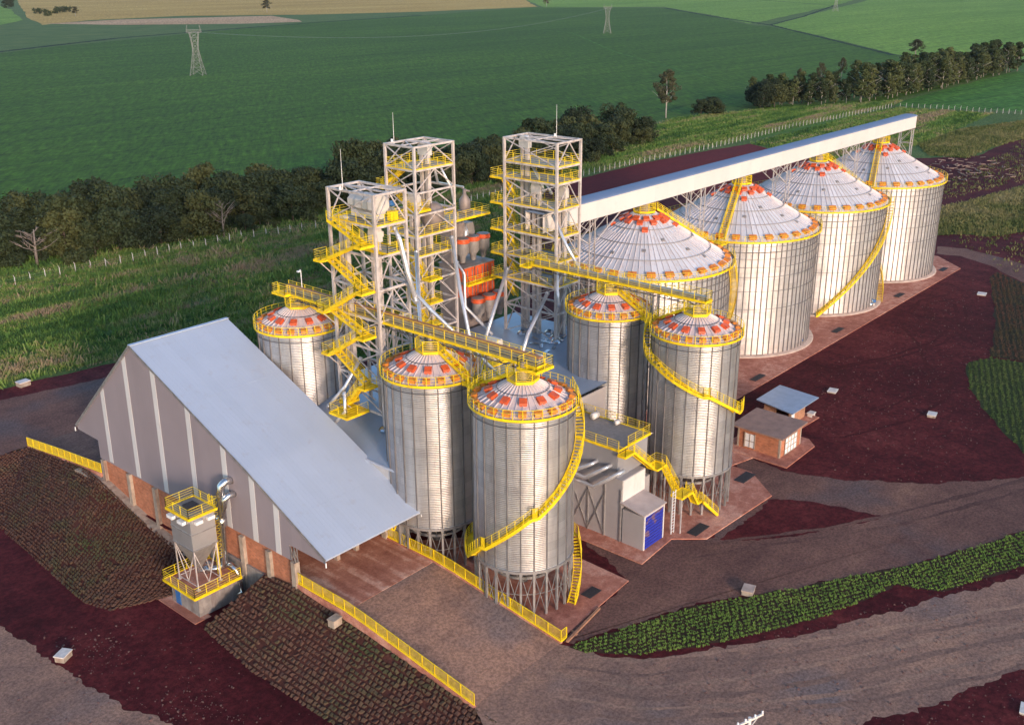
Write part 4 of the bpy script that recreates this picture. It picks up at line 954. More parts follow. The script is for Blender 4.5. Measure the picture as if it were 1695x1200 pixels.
# ------------------------------------------------------------------ conveyor walkways over the small silos
def bridge(label, xc, w, ya, yb, z, cover, sup, head):
    o = thing('conveyor_bridge', label, 'conveyor', (xc,(ya+yb)/2,z)); lo, hi = min(ya,yb), max(ya,yb)
    platform(o, xc-w/2, xc+w/2, lo, hi, z, 'EW' + ('S' if head is None else ''), .1, 'walkway', DECK if cover else YELLOW)
    if cover:
        part('conveyor_casing', MB().box((xc+.05,lo+.3,z+.05),(xc+.6,hi-.3,z+.62)), STEELD, o)
        part('casing_cover', MB().box((xc+.0,lo+.25,z+.63),(xc+.65,hi-.25,z+.72)), RUSTBELT, o)
    else: part('conveyor_casing', MB().box((xc-.28,lo+.3,z+.02),(xc+.28,hi-.3,z+.5)), STEELD, o)
    tr = MB()
    for s in (-1, 1):
        x = xc+s*(w/2-.08); tr.beam((x,lo,z-.55),(x,hi,z-.55),.09); n = int((hi-lo)/1.4)
        for k in range(n):
            a, b = lo+(hi-lo)*k/n, lo+(hi-lo)*(k+1)/n; tr.beam((x,a,z-.55 if k % 2 else z-.12),(x,b,z-.12 if k % 2 else z-.55),.06)
    part('truss', tr, DARKST, o)
    for y in sup:
        mb = MB()
        for sx in (-1,1):
            for sy in (-.45,.45): mb.beam((xc+sx*(w/2-.1),y+sy,0),(xc+sx*(w/2-.1),y+sy,z-.6),.12)
        for k in range(9):
            a, b = (z-.6)*k/9, (z-.6)*(k+1)/9
            mb.beam((xc-w/2+.1,y-.45,a),(xc+w/2-.1,y-.45,b),.06); mb.beam((xc-w/2+.1,y-.45,b),(xc-w/2+.1,y+.45,a),.06)
        part('support', mb, STEELD, o)
    if head: platform(o, *head, z-.35, 'NSEW', .14, 'head_platform', YELLOW)
    return o
w1 = bridge('yellow-railed conveyor walkway with an orange-brown cover running over the front three small silos', 71.75, 1.5, 59.0, 98.2, 25.0, True, (67., 79.3), (70.6,73.2,58.6,61.0))
platform(w1, 70.3, 71.2, 96.2, 98.6, 25.0, 'NSW', .14, 'end_platform', YELLOW)
part('lamp', MB().tube([(72.4,95.6,25.),(72.4,95.6,27.6),(72.2,95.4,27.9),(71.9,95.2,27.85)],.05,6).box((71.6,95.,27.75),(72.,95.35,27.88)), WHITEP, w1)
w2 = bridge('bright yellow conveyor walkway from the right tower over the two small silos behind the shed', 100.1, 1.4, 57.7, 83.5, 24.95, False, (65.2,), None)
platform(w2, 99., 103., 83.55, 85., 24.6, 'NSE', .12, 'end_platform', YELLOW)

# feeder deck between the tower and the front silos, above the low roof
fd = thing('feeder_deck', 'yellow-railed service deck with a pale machine behind the front conveyor walkway', 'platform', (84.,77.,14.2))
platform(fd, 80.5, 86.5, 74.5, 77.6, 18.2, 'NSEW', .14, 'deck', YELLOW); platform(fd, 87., 93.5, 82.5, 86.5, 14.5, 'NSEW', .14, 'deck', YELLOW)
mb = MB()
for x in (80.8,86.2):
    for y in (74.8,77.3): mb.beam((x,y,13.),(x,y,18.),.16)
part('post', mb, STEEL, fd); part('machine', MB().box((83.2,75.4,18.25),(84.8,76.9,20.4)).box((83.5,75.2,20.4),(84.5,77.,20.7)).tube([(84.,75.3,19.),(84.,74.9,19.)],.3,12), MACH, fd)
part('bin', MB().lathe([(0,17.2),(.5,17.2),(.55,16.),(.3,15.)], 12, (88.4,83.9,0)), MACH, fd, True)

# ------------------------------------------------------------------ grain dryer
d = thing('grain_dryer', 'orange grain dryer column with grey fan cylinders, behind the steel towers', 'dryer', (103.,98.,0))
DX0, DX1, DY0, DY1 = 100.0, 106.1, 95.8, 100.8
part('tower_body', MB().box((DX0+.1,DY0+.1,0),(DX1-.1,DY1-.1,17.7)).box((DX0+.1,DY0+1.65,17.72),(DX1-.1,DY1-.1,22.0)), GREYM, d)
for z0, z1 in ((17.75,19.7),(20.1,22.0)):
    for k in range(3):
        a = DX0+(DX1-DX0)*k/3
        p = part('heat_panel', MB().box((a+.04,DY0,z0),(a+(DX1-DX0)/3-.04,DY0+1.6,z1)), ORANGE, d)
        q = MB()
        for xx in (a+.5, a+1.45): q.box((xx,DY0-.05,z0+.25),(xx+.16,DY0-.004,z1-.3))
        part('louvre', q, GREYM, p)
    for k in range(1,3): part('seam', MB().box((DX0+(DX1-DX0)*k/3-.06,DY0-.06,z0),(DX0+(DX1-DX0)*k/3+.06,DY0+.02,z1)), DARKST, d)
part('middle_band', MB().box((DX0+.05,DY0+.05,19.71),(DX1-.05,DY0+1.6,20.09)), GREYM, d)
part('top_plate', MB().box((DX0-.05,DY0-.05,22.01),(DX1+.05,DY1+.05,22.15)), GREYM, d)
platform(d, DX0-.3, DX1+.5, DY0-1.0, DY0-.08, 19.9, 'SEW', .12, 'walkway', YELLOW)
def cyclone(x, y, zt):
    c = part('fan_cylinder', MB().lathe([(.35,-3.3),(.45,-2.5),(.88,-1.9),(.88,-.55)], 24, (x,y,zt)), MACHG, d, True)
    part('top_ring', MB().lathe([(.9,-.55),(1.02,-.5),(1.02,-.3),(.93,-.25),(.93,-.1),(1.0,0.),(.7,.05),(0,.06)], 24, (x,y,zt)), ORANGE, c, True)
    part('lid', MB().lathe([(.86,.055),(.86,.1),(0,.16)], 24, (x,y,zt)), GREYM, c)
MACHG = plain('grey_fan_casing', (.25,.225,.21), .5, .2, .15)
for x in (101.4,103.5,105.6): cyclone(x, 97.4, 25.7)
for x in (100.4,102.6,104.8): cyclone(x, 93.7, 18.2)
part('exhaust_hood', MB().add([(103.2,98.6,23),(105.9,98.6,23),(105.9,100.7,23),(103.2,100.7,23),(104.,99.,27.2),(105.3,99.,27.2),(105.3,100.3,27.2),(104.,100.3,27.2)],[(4,5,6,7),(0,1,5,4),(1,2,6,5),(2,3,7,6),(3,0,4,7)]), MACHG, d)
part('upper_bin', MB().box((100.4,98.6,22.2),(103.1,100.6,27.6)), GREYM, d)
part('bent_duct', MB().tube([(103.1,98.7,24.),(103.2,98.3,26.2),(103.3,98.9,27.)], .35, 12), SPOUT, d, True)
# ------------------------------------------------------------------ low building around the tower feet
lb = thing('intake_building', 'low bluish metal roof between the silos with the steel towers rising through it', 'building', (88,86,0))
def lowz(x): return 10.9 + (13.35-10.9)*min(1,max(0,(x-66.6)/5.6)) + (.012*(x-72.2) if x > 72.2 else 0)
xs = [66.6,72.2,80,88,96,104,109.5]; mb = MB()
LY0 = lambda x: 73.4 if x < 76 else (68.4 if x < 100 else 75.); LY1 = lambda x: 95.
YS = [73.2, 70.5, 68.6, 68.6, 68.6, 76.2, 76.2]
vs = [(x, y, lowz(x)) for x, ya in zip(xs, YS) for y in (ya, 94.8)]
mb.add(vs, [(2*k,2*k+2,2*k+3,2*k+1) for k in range(len(xs)-1)])
mb.add([(x,y,z-.12) for x,y,z in vs], [(2*k,2*k+1,2*k+3,2*k+2) for k in range(len(xs)-1)])
part('roof', mb, LOWROOF, lb)
part('gutter', MB().tube([(66.55,73.1,10.85),(66.55,80,10.85),(66.55,94.8,10.85)], .14, 8), SPOUT, lb)
part('side_wall', MB().box((66.75,73.6,2.),(66.9,78.2,10.7)), SHEDP, lb) if False else None
SHEDP = plain('pale_wall_sheet', (.45,.43,.42), .5, .1, .1)
part('side_wall', MB().box((66.75,73.6,.0),(66.9,94.6,10.7)), SHEDP, lb)
part('end_wall', MB().box((78.,68.8,0),(99.,68.95,13.)), SHED, lb); part('end_wall', MB().box((67.,94.5,0),(109.,94.65,12.9)), SHED, lb); part('end_wall', MB().box((109.2,76.4,0),(109.35,94.4,13.)), SHED, lb)
for x, y in ((70.6,80.3),(103.,82.2),(104.4,83.4),(105.4,85.2),(103.,88.),(72.3,95.6)):
    part('flashing', MB().lathe([(.75,.02),(.62,.2),(.3,.42)], 10, (x,y,lowz(x))), DUCT, lb)
for i in range(26):
    x = random.uniform(97,108); y = random.uniform(78.5,84.5); a = random.random()*3; L = random.uniform(.4,1.6); z = lowz(x)+.12
    part('sheet_offcut', MB().beam((x,y,z),(x+cos(a)*L,y+sin(a)*L,z+random.uniform(0,.25)),random.uniform(.2,.6),.05), DUCT, lb)

# ------------------------------------------------------------------ warehouse
WX0, WX1 = 54.3, 66.5; FZ = 2.4
wh = thing('warehouse', 'grey tipping warehouse with a steep bluish roof and pale stripes on its gable', 'warehouse', (60.4,96,0))
RY, RZT = 103.3, 21.65; EL, ELZ, ER, ERZ = 119.3, 7.55, 71.2, 7.15; KY, KZ = 83.2, 12.95
def gz(y): 
    if y > RY: return RZT + (ELZ-RZT)*(y-RY)/(EL-RY)
    if y > KY: return RZT + (KZ-RZT)*(RY-y)/(RY-KY)
    return KZ + (ERZ-KZ)*(KY-y)/(KY-ER)
mb = MB()
for ya, yb in ((EL,RY),(RY,KY),(KY,ER)):
    mb.prism([(WX0-.12,ya,gz(ya)),(WX0-.12,yb,gz(yb)),(WX0-.12,yb,gz(yb)-.16),(WX0-.12,ya,gz(ya)-.16)], (WX1-WX0+.6,0,0))
rf = part('roof', mb, ROOFW, wh)
rib_ = MB()
for k in range(1, 25):
    x_ = WX0-.1+k*.5
    for ya, yb in ((EL,RY),(RY,KY),(KY,ER)): rib_.beam((x_,ya,gz(ya)+.002),(x_,yb,gz(yb)+.002),.03,.02)
part('sheet_rib', rib_, ROOFW, rf)
for y_ in (112.,93.3,76.5): part('sheet_lap', MB().beam((WX0-.12,y_,gz(y_)+.01),(WX1+.46,y_,gz(y_)+.01),.04,.02), ROOFW, rf)
part('ridge_cap', MB().beam((WX0-.14,RY,RZT+.05),(WX1+.5,RY,RZT+.05),.5,.1), ROOFW, rf)
part('verge_trim', MB().beam((WX0-.16,EL,gz(EL)-.05),(WX0-.16,RY,RZT-.05),.06,.28).beam((WX0-.16,RY,RZT-.05),(WX0-.16,KY,KZ-.05),.06,.28).beam((WX0-.16,KY,KZ-.05),(WX0-.16,ER,ERZ-.05),.06,.28), STEELD, rf)
def clad(x, t, base=4.85, nm='gable_cladding'):
    P = [(x,114.3,base-.25),(x,77.,base),(x,77.,ERZ-.55),(x,ER+.3,ERZ-.55),(x,ER+.1,gz(ER+.1)-.18),(x,KY,KZ-.18),(x,RY,RZT-.18),(x,EL-.15,gz(EL-.15)-.18),(x,EL-.3,ELZ-.5),(x,114.3,ELZ-.6)]
    return part(nm, MB().prism(P, (t,0,0)), GABLE, wh)
gc = clad(WX0, .1); clad(WX1-.1, .1)
for y in (111.55,105.4,99.5,93.3,87.3,82.7,78.9):
    yt = y-.2; mb = MB(); P = [(WX0-.006,y-.42,4.86),(WX0-.006,y+.42,4.86),(WX0-.006,yt+.42,gz(yt+.42)-.3),(WX0-.006,yt-.42,gz(yt-.42)-.3)]
    part('light_strip', mb.prism(P, (-.03,0,0)), LIGHTP, gc)
for x in (WX0+.12, WX1-.32):
    part('brick_wall', MB().box((x,77.4,-2.6 if x < 60 else 0.),(x+.2,114.0,5.6)), BRICK, wh)
for y in (113.5,107.6,102.,96.6,91.1,85.2,80.6,76.4):
    zb = -2.6 if 79 < y < 111 else 1.2
    part('pillar', MB().box((WX0-.28,y-.33,zb),(WX0+.34,y+.33,4.6 if y > 77 else 4.9)), CONC, wh); part('pillar', MB().box((WX1-.35,y-.33,0),(WX1+.25,y+.33,5.)), CONC, wh)
lat = MB()
for a, b in (((76.1,4.95),(76.7,6.5)),((76.7,4.95),(76.1,6.5)),((76.1,4.95),(76.1,6.5)),((76.7,4.95),(76.7,6.5)),((76.1,5.7),(76.7,5.7))):
    for xx in (WX0-.1,WX0+.2): lat.beam((xx,a[0],a[1]),(xx,b[0],b[1]),.06)
part('column_head', lat, STEELD, wh)
part('lower_wall', MB().box((WX0-.12,79.0,-2.6),(WX0+.1,91.4,1.3)), CONCG, wh)
part('foundation', MB().prism([(54.5,115,0),(54.5,77,0),(54.5,69,0),(54.5,69,2.25),(54.5,77,2.38),(54.5,115,2.38)], (11.8,0,0)), APRON, wh)
for x in (60.0, 62.6): part('inner_column', MB().box((x-.22,76.6,2.3),(x+.22,77.1,6.6)), CONC, wh)
part('hopper_grid', MB().box((56.5,86,2.39),(64.5,106,2.42)), GRATE, wh)
part('end_truss', MB().beam((WX0+.2,77.2,6.5),(WX1-.2,77.2,6.5),.18,.5), STEELD, wh)
for x, y in ((60.,74.8),(65.,73.4)):
    q = MB()
    for k in range(12): q.beam((x+.28*cos(2*pi*k/12),y,5.4+.42*sin(2*pi*k/12)),(x+.28*cos(2*pi*(k+1)/12),y,5.4+.42*sin(2*pi*(k+1)/12)),.13)
    q.beam((x,y,5.8),(x,y,7.4),.05); part('hanging_ring', q, YELLOW, wh)
q = MB()
for y, z in ((ER-.1,ERZ-.25),(EL+.1,ELZ-.25)): q.beam((WX0-.2,y,z),(WX0-.2,y,z-.5),.1); q.beam((WX1+.4,y,z),(WX1+.4,y,z-.3),.1)
part('gutter_end', q, WHITEP, wh)
mb = MB().tube([(WX0+.1,86.15,10.75),(53.6,86.2,10.9),(53.15,86.3,10.5),(53.05,86.5,9.6),(53.05,86.6,7.2),(53.05,86.8,6.6)], .42, 14)
mb.tube([(WX0+.1,85.75,9.35),(53.5,85.8,9.4),(53.15,85.95,9.0),(53.05,86.1,8.2),(53.05,86.5,7.),(53.05,86.8,6.4)], .34, 14)
mb.tube([(53.05,86.8,6.7),(53.05,86.85,6.),(53.05,87.2,1.2),(53.0,87.3,.75),(52.4,87.6,.6),(51.2,88.1,.75)], [.55,.42,.40,.38,.36,.3], 14)
part('exhaust_duct', mb, DUCT, wh, True)
part('drain_duct', MB().tube([(53.1,87.,.9),(53.1,86.,1.3),(53.2,85.2,1.),(53.3,85.,-.2),(53.4,84.9,-1.6),(52.8,85.1,-1.9)], .3, 12), DUCT, wh, True)

# ramps through the warehouse
def ramp(label_name, pts, mat, x0=54.5, x1=66.3):
    mb = MB(); n = len(pts); vs = []
    for y, z in pts: vs += [(x0,y,z),(x1,y,z),(x0,y,-.5),(x1,y,-.5)]
    f = []
    for k in range(n-1): a, b = 4*k, 4*k+4; f += [(a,a+1,b+1,b),(a,b,b+2,a+2),(a+1,a+3,b+3,b+1)]
    f += [(0,2,3,1),(4*n-4,4*n-3,4*n-1,4*n-2)]
    return structure(link(label_name, mesh_of(label_name, mb.add(vs, f), mat)))
ramp('ramp', [(52.,.02),(60,1.1),(66,1.95),(68.98,2.22)], GRAVEL)
ramp('ramp', [(115.02,2.36),(124,1.3),(134.5,.03)], GRAVELD)
for x, nm in ((54.27,0),(66.42,0)):
    mb = MB()
    for a, b in (((51.9,.1),(60,1.25)),((60,1.25),(66,2.1)),((66,2.1),(69,2.4)),((69,2.4),(77,2.5))): mb.prism([(x-.13,a[0],-.6),(x-.13,b[0],-.6),(x-.13,b[0],b[1]),(x-.13,a[0],a[1])],(.3,0,0))
    structure(link('kerb', mesh_of('kerb', mb, PAD)))
mb = MB()
for a, b in (((114.6,2.5),(124,1.45)),((124,1.45),(134.7,.1))): mb.prism([(54.1,a[0],-.6),(54.1,b[0],-.6),(54.1,b[0],b[1]),(54.1,a[0],a[1])],(.3,0,0))
structure(link('kerb', mesh_of('kerb', mb, PAD)))
mb = MB().prism([(53.2,119.5,1.75),(53.2,113.5,1.95),(53.2,104,-.2),(53.2,96,-1.6),(53.2,96,-2.4),(53.2,104,-1),(53.2,113.5,.8),(53.2,119.5,1.)],(1.24,0,0)); structure(link('kerb', mesh_of('kerb', mb, CONC)))
def ground_rail(label, pts, h=1.25):
    o = thing('yellow_railing', label, 'railing', pts[0]); P = [Vector(p) for p in pts]
    r = MB()
    for a, b in zip(P, P[1:]):
        L = (b-a).length; k = max(1, round(L/1.7))
        for i in range(k + (1 if b is P[-1] else 0)):
            p = a.lerp(b, i/k); part('post', MB().beam(p, p+Vector((0,0,h)), .08), YELLOW, o)
        for z, w in ((.06,.16),(.28,.03),(h,.06)): r.beam(a+Vector((0,0,z)), b+Vector((0,0,z)), w*.6, w)
        m = int(L/.15)
        for i in range(m): p = a.lerp(b, (i+.5)/m); r.beam(p+Vector((0,0,.1)), p+Vector((0,0,h)), .024)
    part('mesh_panel', r, YRAIL, o); return o
kz = .12
ground_rail('yellow railing along the outer edge of the truck ramp, above the brown turf slope', [(54.3,77,2.5),(54.3,69,2.4),(54.3,66,2.1),(54.3,60,1.25),(54.3,52,.12)])
ground_rail('yellow railing on the inner edge of the truck ramp, in front of the legged silos', [(66.45,78,2.5),(66.45,69,2.4),(66.45,66,2.1),(66.45,60,1.25),(66.45,52,.12),(67.3,52,.12)])
ground_rail('yellow railing left of the warehouse leading down to the back road', [(54.25,114.6,2.5),(54.25,124,1.45),(54.2,134.6,.12)])

# ------------------------------------------------------------------ dust collector in front of the warehouse
pl = thing('equipment_plinth', 'grey concrete plinth with a yellow-railed top built against the warehouse foot', 'plinth', (51,87.7,-2.5))
part('body', MB().box((48.3,85.2,-2.6),(54.1,90.2,.05)), CONCG, pl); part('footing', MB().box((47.3,84.6,-2.6),(49.2,91.5,-2.42)), APRON, pl)
pp = platform(pl, 47.6, 53.3, 84.6, 90.5, .3, 'NSW', .22, 'platform', APRON, 1.15)
part('blue_door', MB().box((48.26,88.6,-2.4),(48.31,89.5,-.5)), BLUE, pl)
dc = thing('dust_collector', 'tall square dust collector on white legs with a yellow-railed top', 'dust collector', (50.2,87.5,.3))
x0, x1, y0, y1 = 48.75, 51.6, 85.7, 89.4
part('casing', MB().box((x0,y0,4.9),(x1,y1,8.6)), DUSTM, dc)
part('casing_rib', MB().box((x0-.05,y0-.05,6.7),(x1+.05,y1+.05,6.82)).box((x0-.05,y0-.05,4.85),(x1+.05,y1+.05,5.0)), STEELD, dc)
part('hopper', MB().add([(x0+.03,y0+.03,4.84),(x1-.03,y0+.03,4.84),(x1-.03,y1-.03,4.84),(x0+.03,y1-.03,4.84),(49.9,87.3,1.9),(50.5,87.3,1.9),(50.5,87.9,1.9),(49.9,87.9,1.9)],[(0,1,5,4),(1,2,6,5),(2,3,7,6),(3,0,4,7),(4,5,6,7)]), STEELD, dc)
for x in (x0+.1,x1-.1):
    for y in (y0+.1,y1-.1): part('leg', MB().beam((x,y,.3),(x,y,4.9),.11).box((x-.18,y-.18,.3),(x+.18,y+.18,.38)), STEEL, dc)
mb = MB()
for a, b in (((x0+.1,y0+.1),(x0+.1,y1-.1)),((x0+.1,y0+.1),(x1-.1,y0+.1)),((x1-.1,y0+.1),(x1-.1,y1-.1)),((x0+.1,y1-.1),(x1-.1,y1-.1))):
    m = ((a[0]+b[0])/2,(a[1]+b[1])/2); mb.beam((*a,4.7),(*m,.7),.07); mb.beam((*b,4.7),(*m,.7),.07); mb.beam((*a,.7),(*b,.7),.07)
part('brace', mb, STEEL, dc)
platform(dc, x0-.25, x1+.25, y0-.25, y1+.25, 8.75, 'NSEW', .12, 'top_platform', DECK)
part('hatch', MB().box((49.6,86.9,8.76),(50.8,88.2,9.15)), GRATE, dc)
for y in (86.3,88.2): part('tank', MB().box((x0-.5,y,7.9),(x0-.06,y+1.,8.25)), WHITEP, dc)
for x in (49.2,50.6): part('tank', MB().box((x,y0-.45,7.9),(x+.8,y0-.06,8.25)), WHITEP, dc)
la = MB()
for s in (-.25,.25): la.beam((x1+.35,86.6+s,.4),(x1+.35,86.6+s,9.9),.07)
for k in range(30): la.beam((x1+.35,86.35,.6+k*.31),(x1+.35,86.85,.6+k*.31),.04)
for k in range(12):
    z = 2.6+k*.62
    for j in range(4): 
        a, b = pi*(j-2)/4-0, pi*(j-1)/4; la.beam((x1+.35+.65*cos(a),86.6+.38*sin(a)*1.1,z),(x1+.35+.65*cos(b),86.6+.38*sin(b)*1.1,z),.035)
part('caged_ladder', la, YRAIL, dc)
part('fan', MB().tube([(51.4,88.2,1.),(51.9,88.2,1.)],.5,16).tube([(50.2,87.6,1.95),(50.2,87.6,1.2),(50.8,87.9,.9),(51.4,88.2,.9)],.2,10).box((51.2,87.8,.32),(52.2,88.8,.6)), DUCT, dc)

# ------------------------------------------------------------------ truck loading shed between the silos
SHEDU = ribbed('grey_ribbed_cladding', (.32,.31,.32), 'Y', .5, .3, .45, .06, .5)
ls = thing('loading_shed', 'grey loading shed with a blue roller door, flat railed roof and zigzag yellow stair', 'shed', (88,62,0))
part('lower_body', MB().box((85.45,58.6,0),(89.8,69.6,7.7)).box((89.81,58.9,0),(91.3,69.6,6.2)), SHED, ls)
part('upper_body', MB().box((85.55,59.4,7.71),(91.3,68.4,10.9)), SHEDU, ls)
part('front_panel', MB().box((85.5,58.5,4.9),(89.75,58.595,7.65)), CREAM, ls)
ps = MB()
for y in (58.7,60.9,63.2,65.5,67.8,69.5): ps.beam((85.38,y,.05),(85.38,y,6.6),.14)
for a, b in ((60.9,63.2),(63.2,65.5),(65.5,67.8)): ps.beam((85.36,a,.3),(85.36,b,5.4),.1); ps.beam((85.36,b,.3),(85.36,a,5.4),.1)
part('steel_frame', ps, STEELD, ls)
part('porch', MB().box((85.4,55.6,0),(89.4,58.4,4.3)), SHED, ls)
part('porch_roof', MB().prism([(85.2,55.4,4.55),(85.2,58.7,5.15),(85.2,58.7,5.0),(85.2,55.4,4.4)],(4.4,0,0)), plain('dusty_pinkish_roof', (.40,.33,.31), .6, .1, .12, .8), ls)
dr = part('roller_door', MB().box((85.65,55.53,.15),(89.15,55.58,4.15)), None or BLUE, ls)
BD = NT('blue_roller_door'); p_ = BD.pos('world'); sp_ = BD.n('ShaderNodeSeparateXYZ'); BD.l(p_, sp_.inputs[0])
col_ = BD.mix(BD.ramp(BD.noise(BD.pos('world',(.8,1,1.1)), .95, 2, .4), [(.56,(0,0,0)),(.62,(1,1,1))]), (.016,.024,.30), (.15,.08,.13))
BD.color(col_).set(.45).bump(BD.math('PINGPONG', BD.math('MULTIPLY', sp_.outputs[2], 2.6), .5), 1., .25); dr.data.materials[0] = BD.m
part('door_frame', MB().box((85.42,55.5,0),(85.62,55.59,4.3)).box((89.2,55.5,0),(89.38,55.59,4.3)).box((85.63,55.5,4.18),(89.19,55.59,4.3)), CREAM, ls)
part('roof_edge', MB().box((85.5,59.3,10.91),(92.1,68.5,11.0)), CREAM, ls)
pt = platform(ls, 85.4, 91.6, 59.2, 68.6, 11.15, 'NEW', .14, 'roof_platform', DECK)
part('railing', rail(MB(), [(87.2,59.25,11.15),(91.55,59.25,11.15)], 1.1), YRAIL, pt)
for ya, za, yb, zb in ((58.75,8.75,61.9,6.2),(60.5,8.9,63.1,6.95),(62.4,8.8,64.3,7.6)):
    part('vent_pipe', MB().tube([(85.6,ya-.2,za+.15),(84.75,ya,za),(84.7,yb,zb),(84.7,yb+1.4,zb+.05),(84.7,yb+3.,zb+.1)], .22, 12), SPOUT, ls, True)
part('roof_tank', MB().tube([(90.2,66.4,11.6),(91.2,66.4,11.6)],.4,12), CREAM, ls, True); part('roof_tank', MB().tube([(90.6,63.4,11.5),(91.3,63.4,11.5)],.3,12), CREAM, ls, True)
platform(ls, 85.1, 86.9, 58.1, 59.1, 10.75, 'SW', .12, 'landing', YELLOW)
flight(ls, (91.0,58.55,7.25), (86.9,58.55,10.7), .85, (0,1,0)); platform(ls, 91.0, 92.9, 57.7, 59.2, 7.2, 'NE', .12, 'landing', YELLOW)
flight(ls, (92.35,55.9,4.65), (92.35,57.7,7.15), .9, (1,0,0)); platform(ls, 91.2, 93.5, 54.4, 55.9, 4.6, 'SW', .12, 'landing', YELLOW)
flight(ls, (94.9,54.95,2.5), (93.5,54.95,4.55), .9, (0,1,0)); platform(ls, 94.9, 95.9, 54.5, 55.4, 2.5, 'NS', .12, 'landing', YELLOW)
flight(ls, (97.9,53.8,.15), (95.8,54.6,2.45), .9, (.36,.93,0))
mb = MB()
for x, y, z in ((91.3,54.5,4.5),(93.4,55.8,4.5),(92.8,57.8,7.1),(92.8,59.1,7.1),(91.3,55.8,4.5)): mb.beam((x,y,0),(x,y,z),.12)
part('stair_post', mb, STEEL, ls)
la = MB()
for s in (0,.55): la.beam((90.5+s,55.2,.1),(90.5+s,55.2,5.6),.07)
for k in range(14): la.beam((90.5,55.2,.4+k*.38),(91.05,55.2,.4+k*.38),.05)
part('ladder', la, WHITEP, ls)

# ------------------------------------------------------------------ slabs and gratings
def slab(poly, z, mat=PAD, name='slab'): 
    o = part(name, MB().prism([(x,y,z-.3) for x, y in poly], (0,0,.3)), mat); o['kind'] = 'structure'; return o
slab([(66.6,52.3),(79.5,53.3),(79.9,64.),(79.9,68.),(66.6,80)], .12); slab([(83.1,54.1),(89.7,54.6),(92.3,51.6),(106.4,51.0),(110.5,56.),(110.5,66.),(83.1,69.5)], .14)
slab([(104.,69.6),(226.3,70.0),(233.4,77.4),(233.4,104),(104,104)], .10)
slab([(114.5,53.2),(122.9,53.4),(124.5,55.),(124.5,62.6),(114.5,63.2)], .16); slab([(124.7,57.6),(132.4,57.3),(133.,65),(124.7,65)], .13)
slab([(106.4,60),(114.4,58.),(114.4,69.6),(106.4,69.6)], .11)
GL = ['dark floor grating on the slab at the foot of the front silo','dark floor grating by the foot of the yellow shed stair','dark floor grating at the slab corner nearest the brick hut','dark floor grating nearest the huts on the long slab of the large silos',
      'dark grating on the long slab below the gap between second and third large silos','dark floor grating on the long slab, right of the rear stair foot','dark floor grating at the far tip of the long slab']
for (x, y, l, w), lb_ in zip(((75.1,54.9,2.,1.2),(93.4,53.4,3.,1.3),(108.6,55.9,3.2,1.4),(140.7,71.6,3.4,1.1),(170.6,72.1,3.4,1.1),(198.5,72.2,3.4,1.1),(223.,72.5,3.4,1.1)), GL):
    mb = MB().box((x-l/2,y-w/2,.145),(x+l/2,y+w/2,.17))
    for k in range(12): mb.box((x-l/2+l*(k+.3)/12,y-w/2+.05,.171),(x-l/2+l*(k+.6)/12,y+w/2-.05,.19))
    solo('floor_grating', mb, GRATE, lb_, 'grating', (x,y,.14), 'floor gratings in the slabs')
def fan(x, y, rz, label):
    o = thing('aeration_fan', label, 'fan', (x,y,.1)); l = o.location.copy(); o.location = (0,0,0)
    part('housing', MB().tube([(0,-.45,.95),(0,.45,.95)], .8, 20).box((-.9,-.35,.1),(.2,.35,.9)).box((.3,-.3,1.),(1.5,.3,1.7)), DUCT, o, True)
    part('motor', MB().tube([(0,-.5,.95),(0,-1.15,.95)], .32, 14), BLUE, o, True); part('stand', MB().box((-.9,-1.2,0),(.9,.6,.1)).box((-.2,-1.1,.1),(.2,-.6,.65)), STEELD, o)
    o.location = l; o.rotation_euler.z = rz
fan(158.5,74.2,.8,'silver aeration fan at the foot of the long slanting stair'); fan(187.8,73.8,.8,'silver aeration fan behind the rear stair between third and fourth large silos'); fan(218.,76.8,.8,'silver aeration fan at the right foot of the farthest large silo')
fan(117.6,73.2,.8,'silver aeration fan behind the small silos at the foot of the nearest large silo')

# ------------------------------------------------------------------ brick huts
h = thing('brick_hut', 'orange brick hut with a brown flat roof and white metal doors', 'hut', (119.3,58.3,.15))
part('wall', MB().box((116.3,55.2,.1),(122.2,61.4,3.0)), BRICK, h)
rr = part('roof', MB().prism([(115.7,54.6,3.05),(122.7,54.6,3.25),(122.7,54.6,3.43),(115.7,54.6,3.23)],(0,7.6,0)), BROWNROOF, h)
co = MB()
for x in (116.27,121.97):
    for y in (55.17,61.17): co.box((x,y,.1),(x+.26,y+.26,3.0))
part('corner_pillar', co, CONC, h)
dd = part('door', MB().box((117.6,55.12,.2),(120.8,55.17,2.5)), WHITEP, h); m = MB()
for x in (117.5,118.35,119.15,119.95,120.8): m.box((x,55.07,.2),(x+.1,55.115,2.55))
for z in (.2,1.,1.8,2.5): m.box((117.5,55.075,z),(120.9,55.11,z+.1))
part('door_bar', m, CONC, dd)
wd = part('window', MB().box((116.2,58.9,.5),(116.27,60.2,2.4)), WHITEP, h); part('frame', MB().box((116.15,58.75,.4),(116.26,58.88,2.5)).box((116.15,60.22,.4),(116.26,60.35,2.5)).box((116.15,58.89,1.35),(116.19,60.2,1.45)).box((116.15,59.5,.5),(116.19,59.58,2.4)), CONC, wd)
h = thing('open_hut', 'small brick hut with a pale blue-grey metal roof behind the brown-roofed hut', 'hut', (128.6,60.8,.1))
part('wall', MB().box((126.5,59.0,.1),(131.2,59.2,2.7)).box((131.,59.21,.1),(131.2,63.,2.7)).box((126.5,62.8,.1),(130.99,63.,2.7)).box((126.5,61.2,.1),(126.7,62.79,2.7)), BRICK2, h)
part('roof', MB().prism([(124.9,57.9,2.75),(132.5,57.7,2.9),(133.1,64.1,3.0),(126.3,64.2,2.85)],(0,0,.14)), BLUEROOF, h)
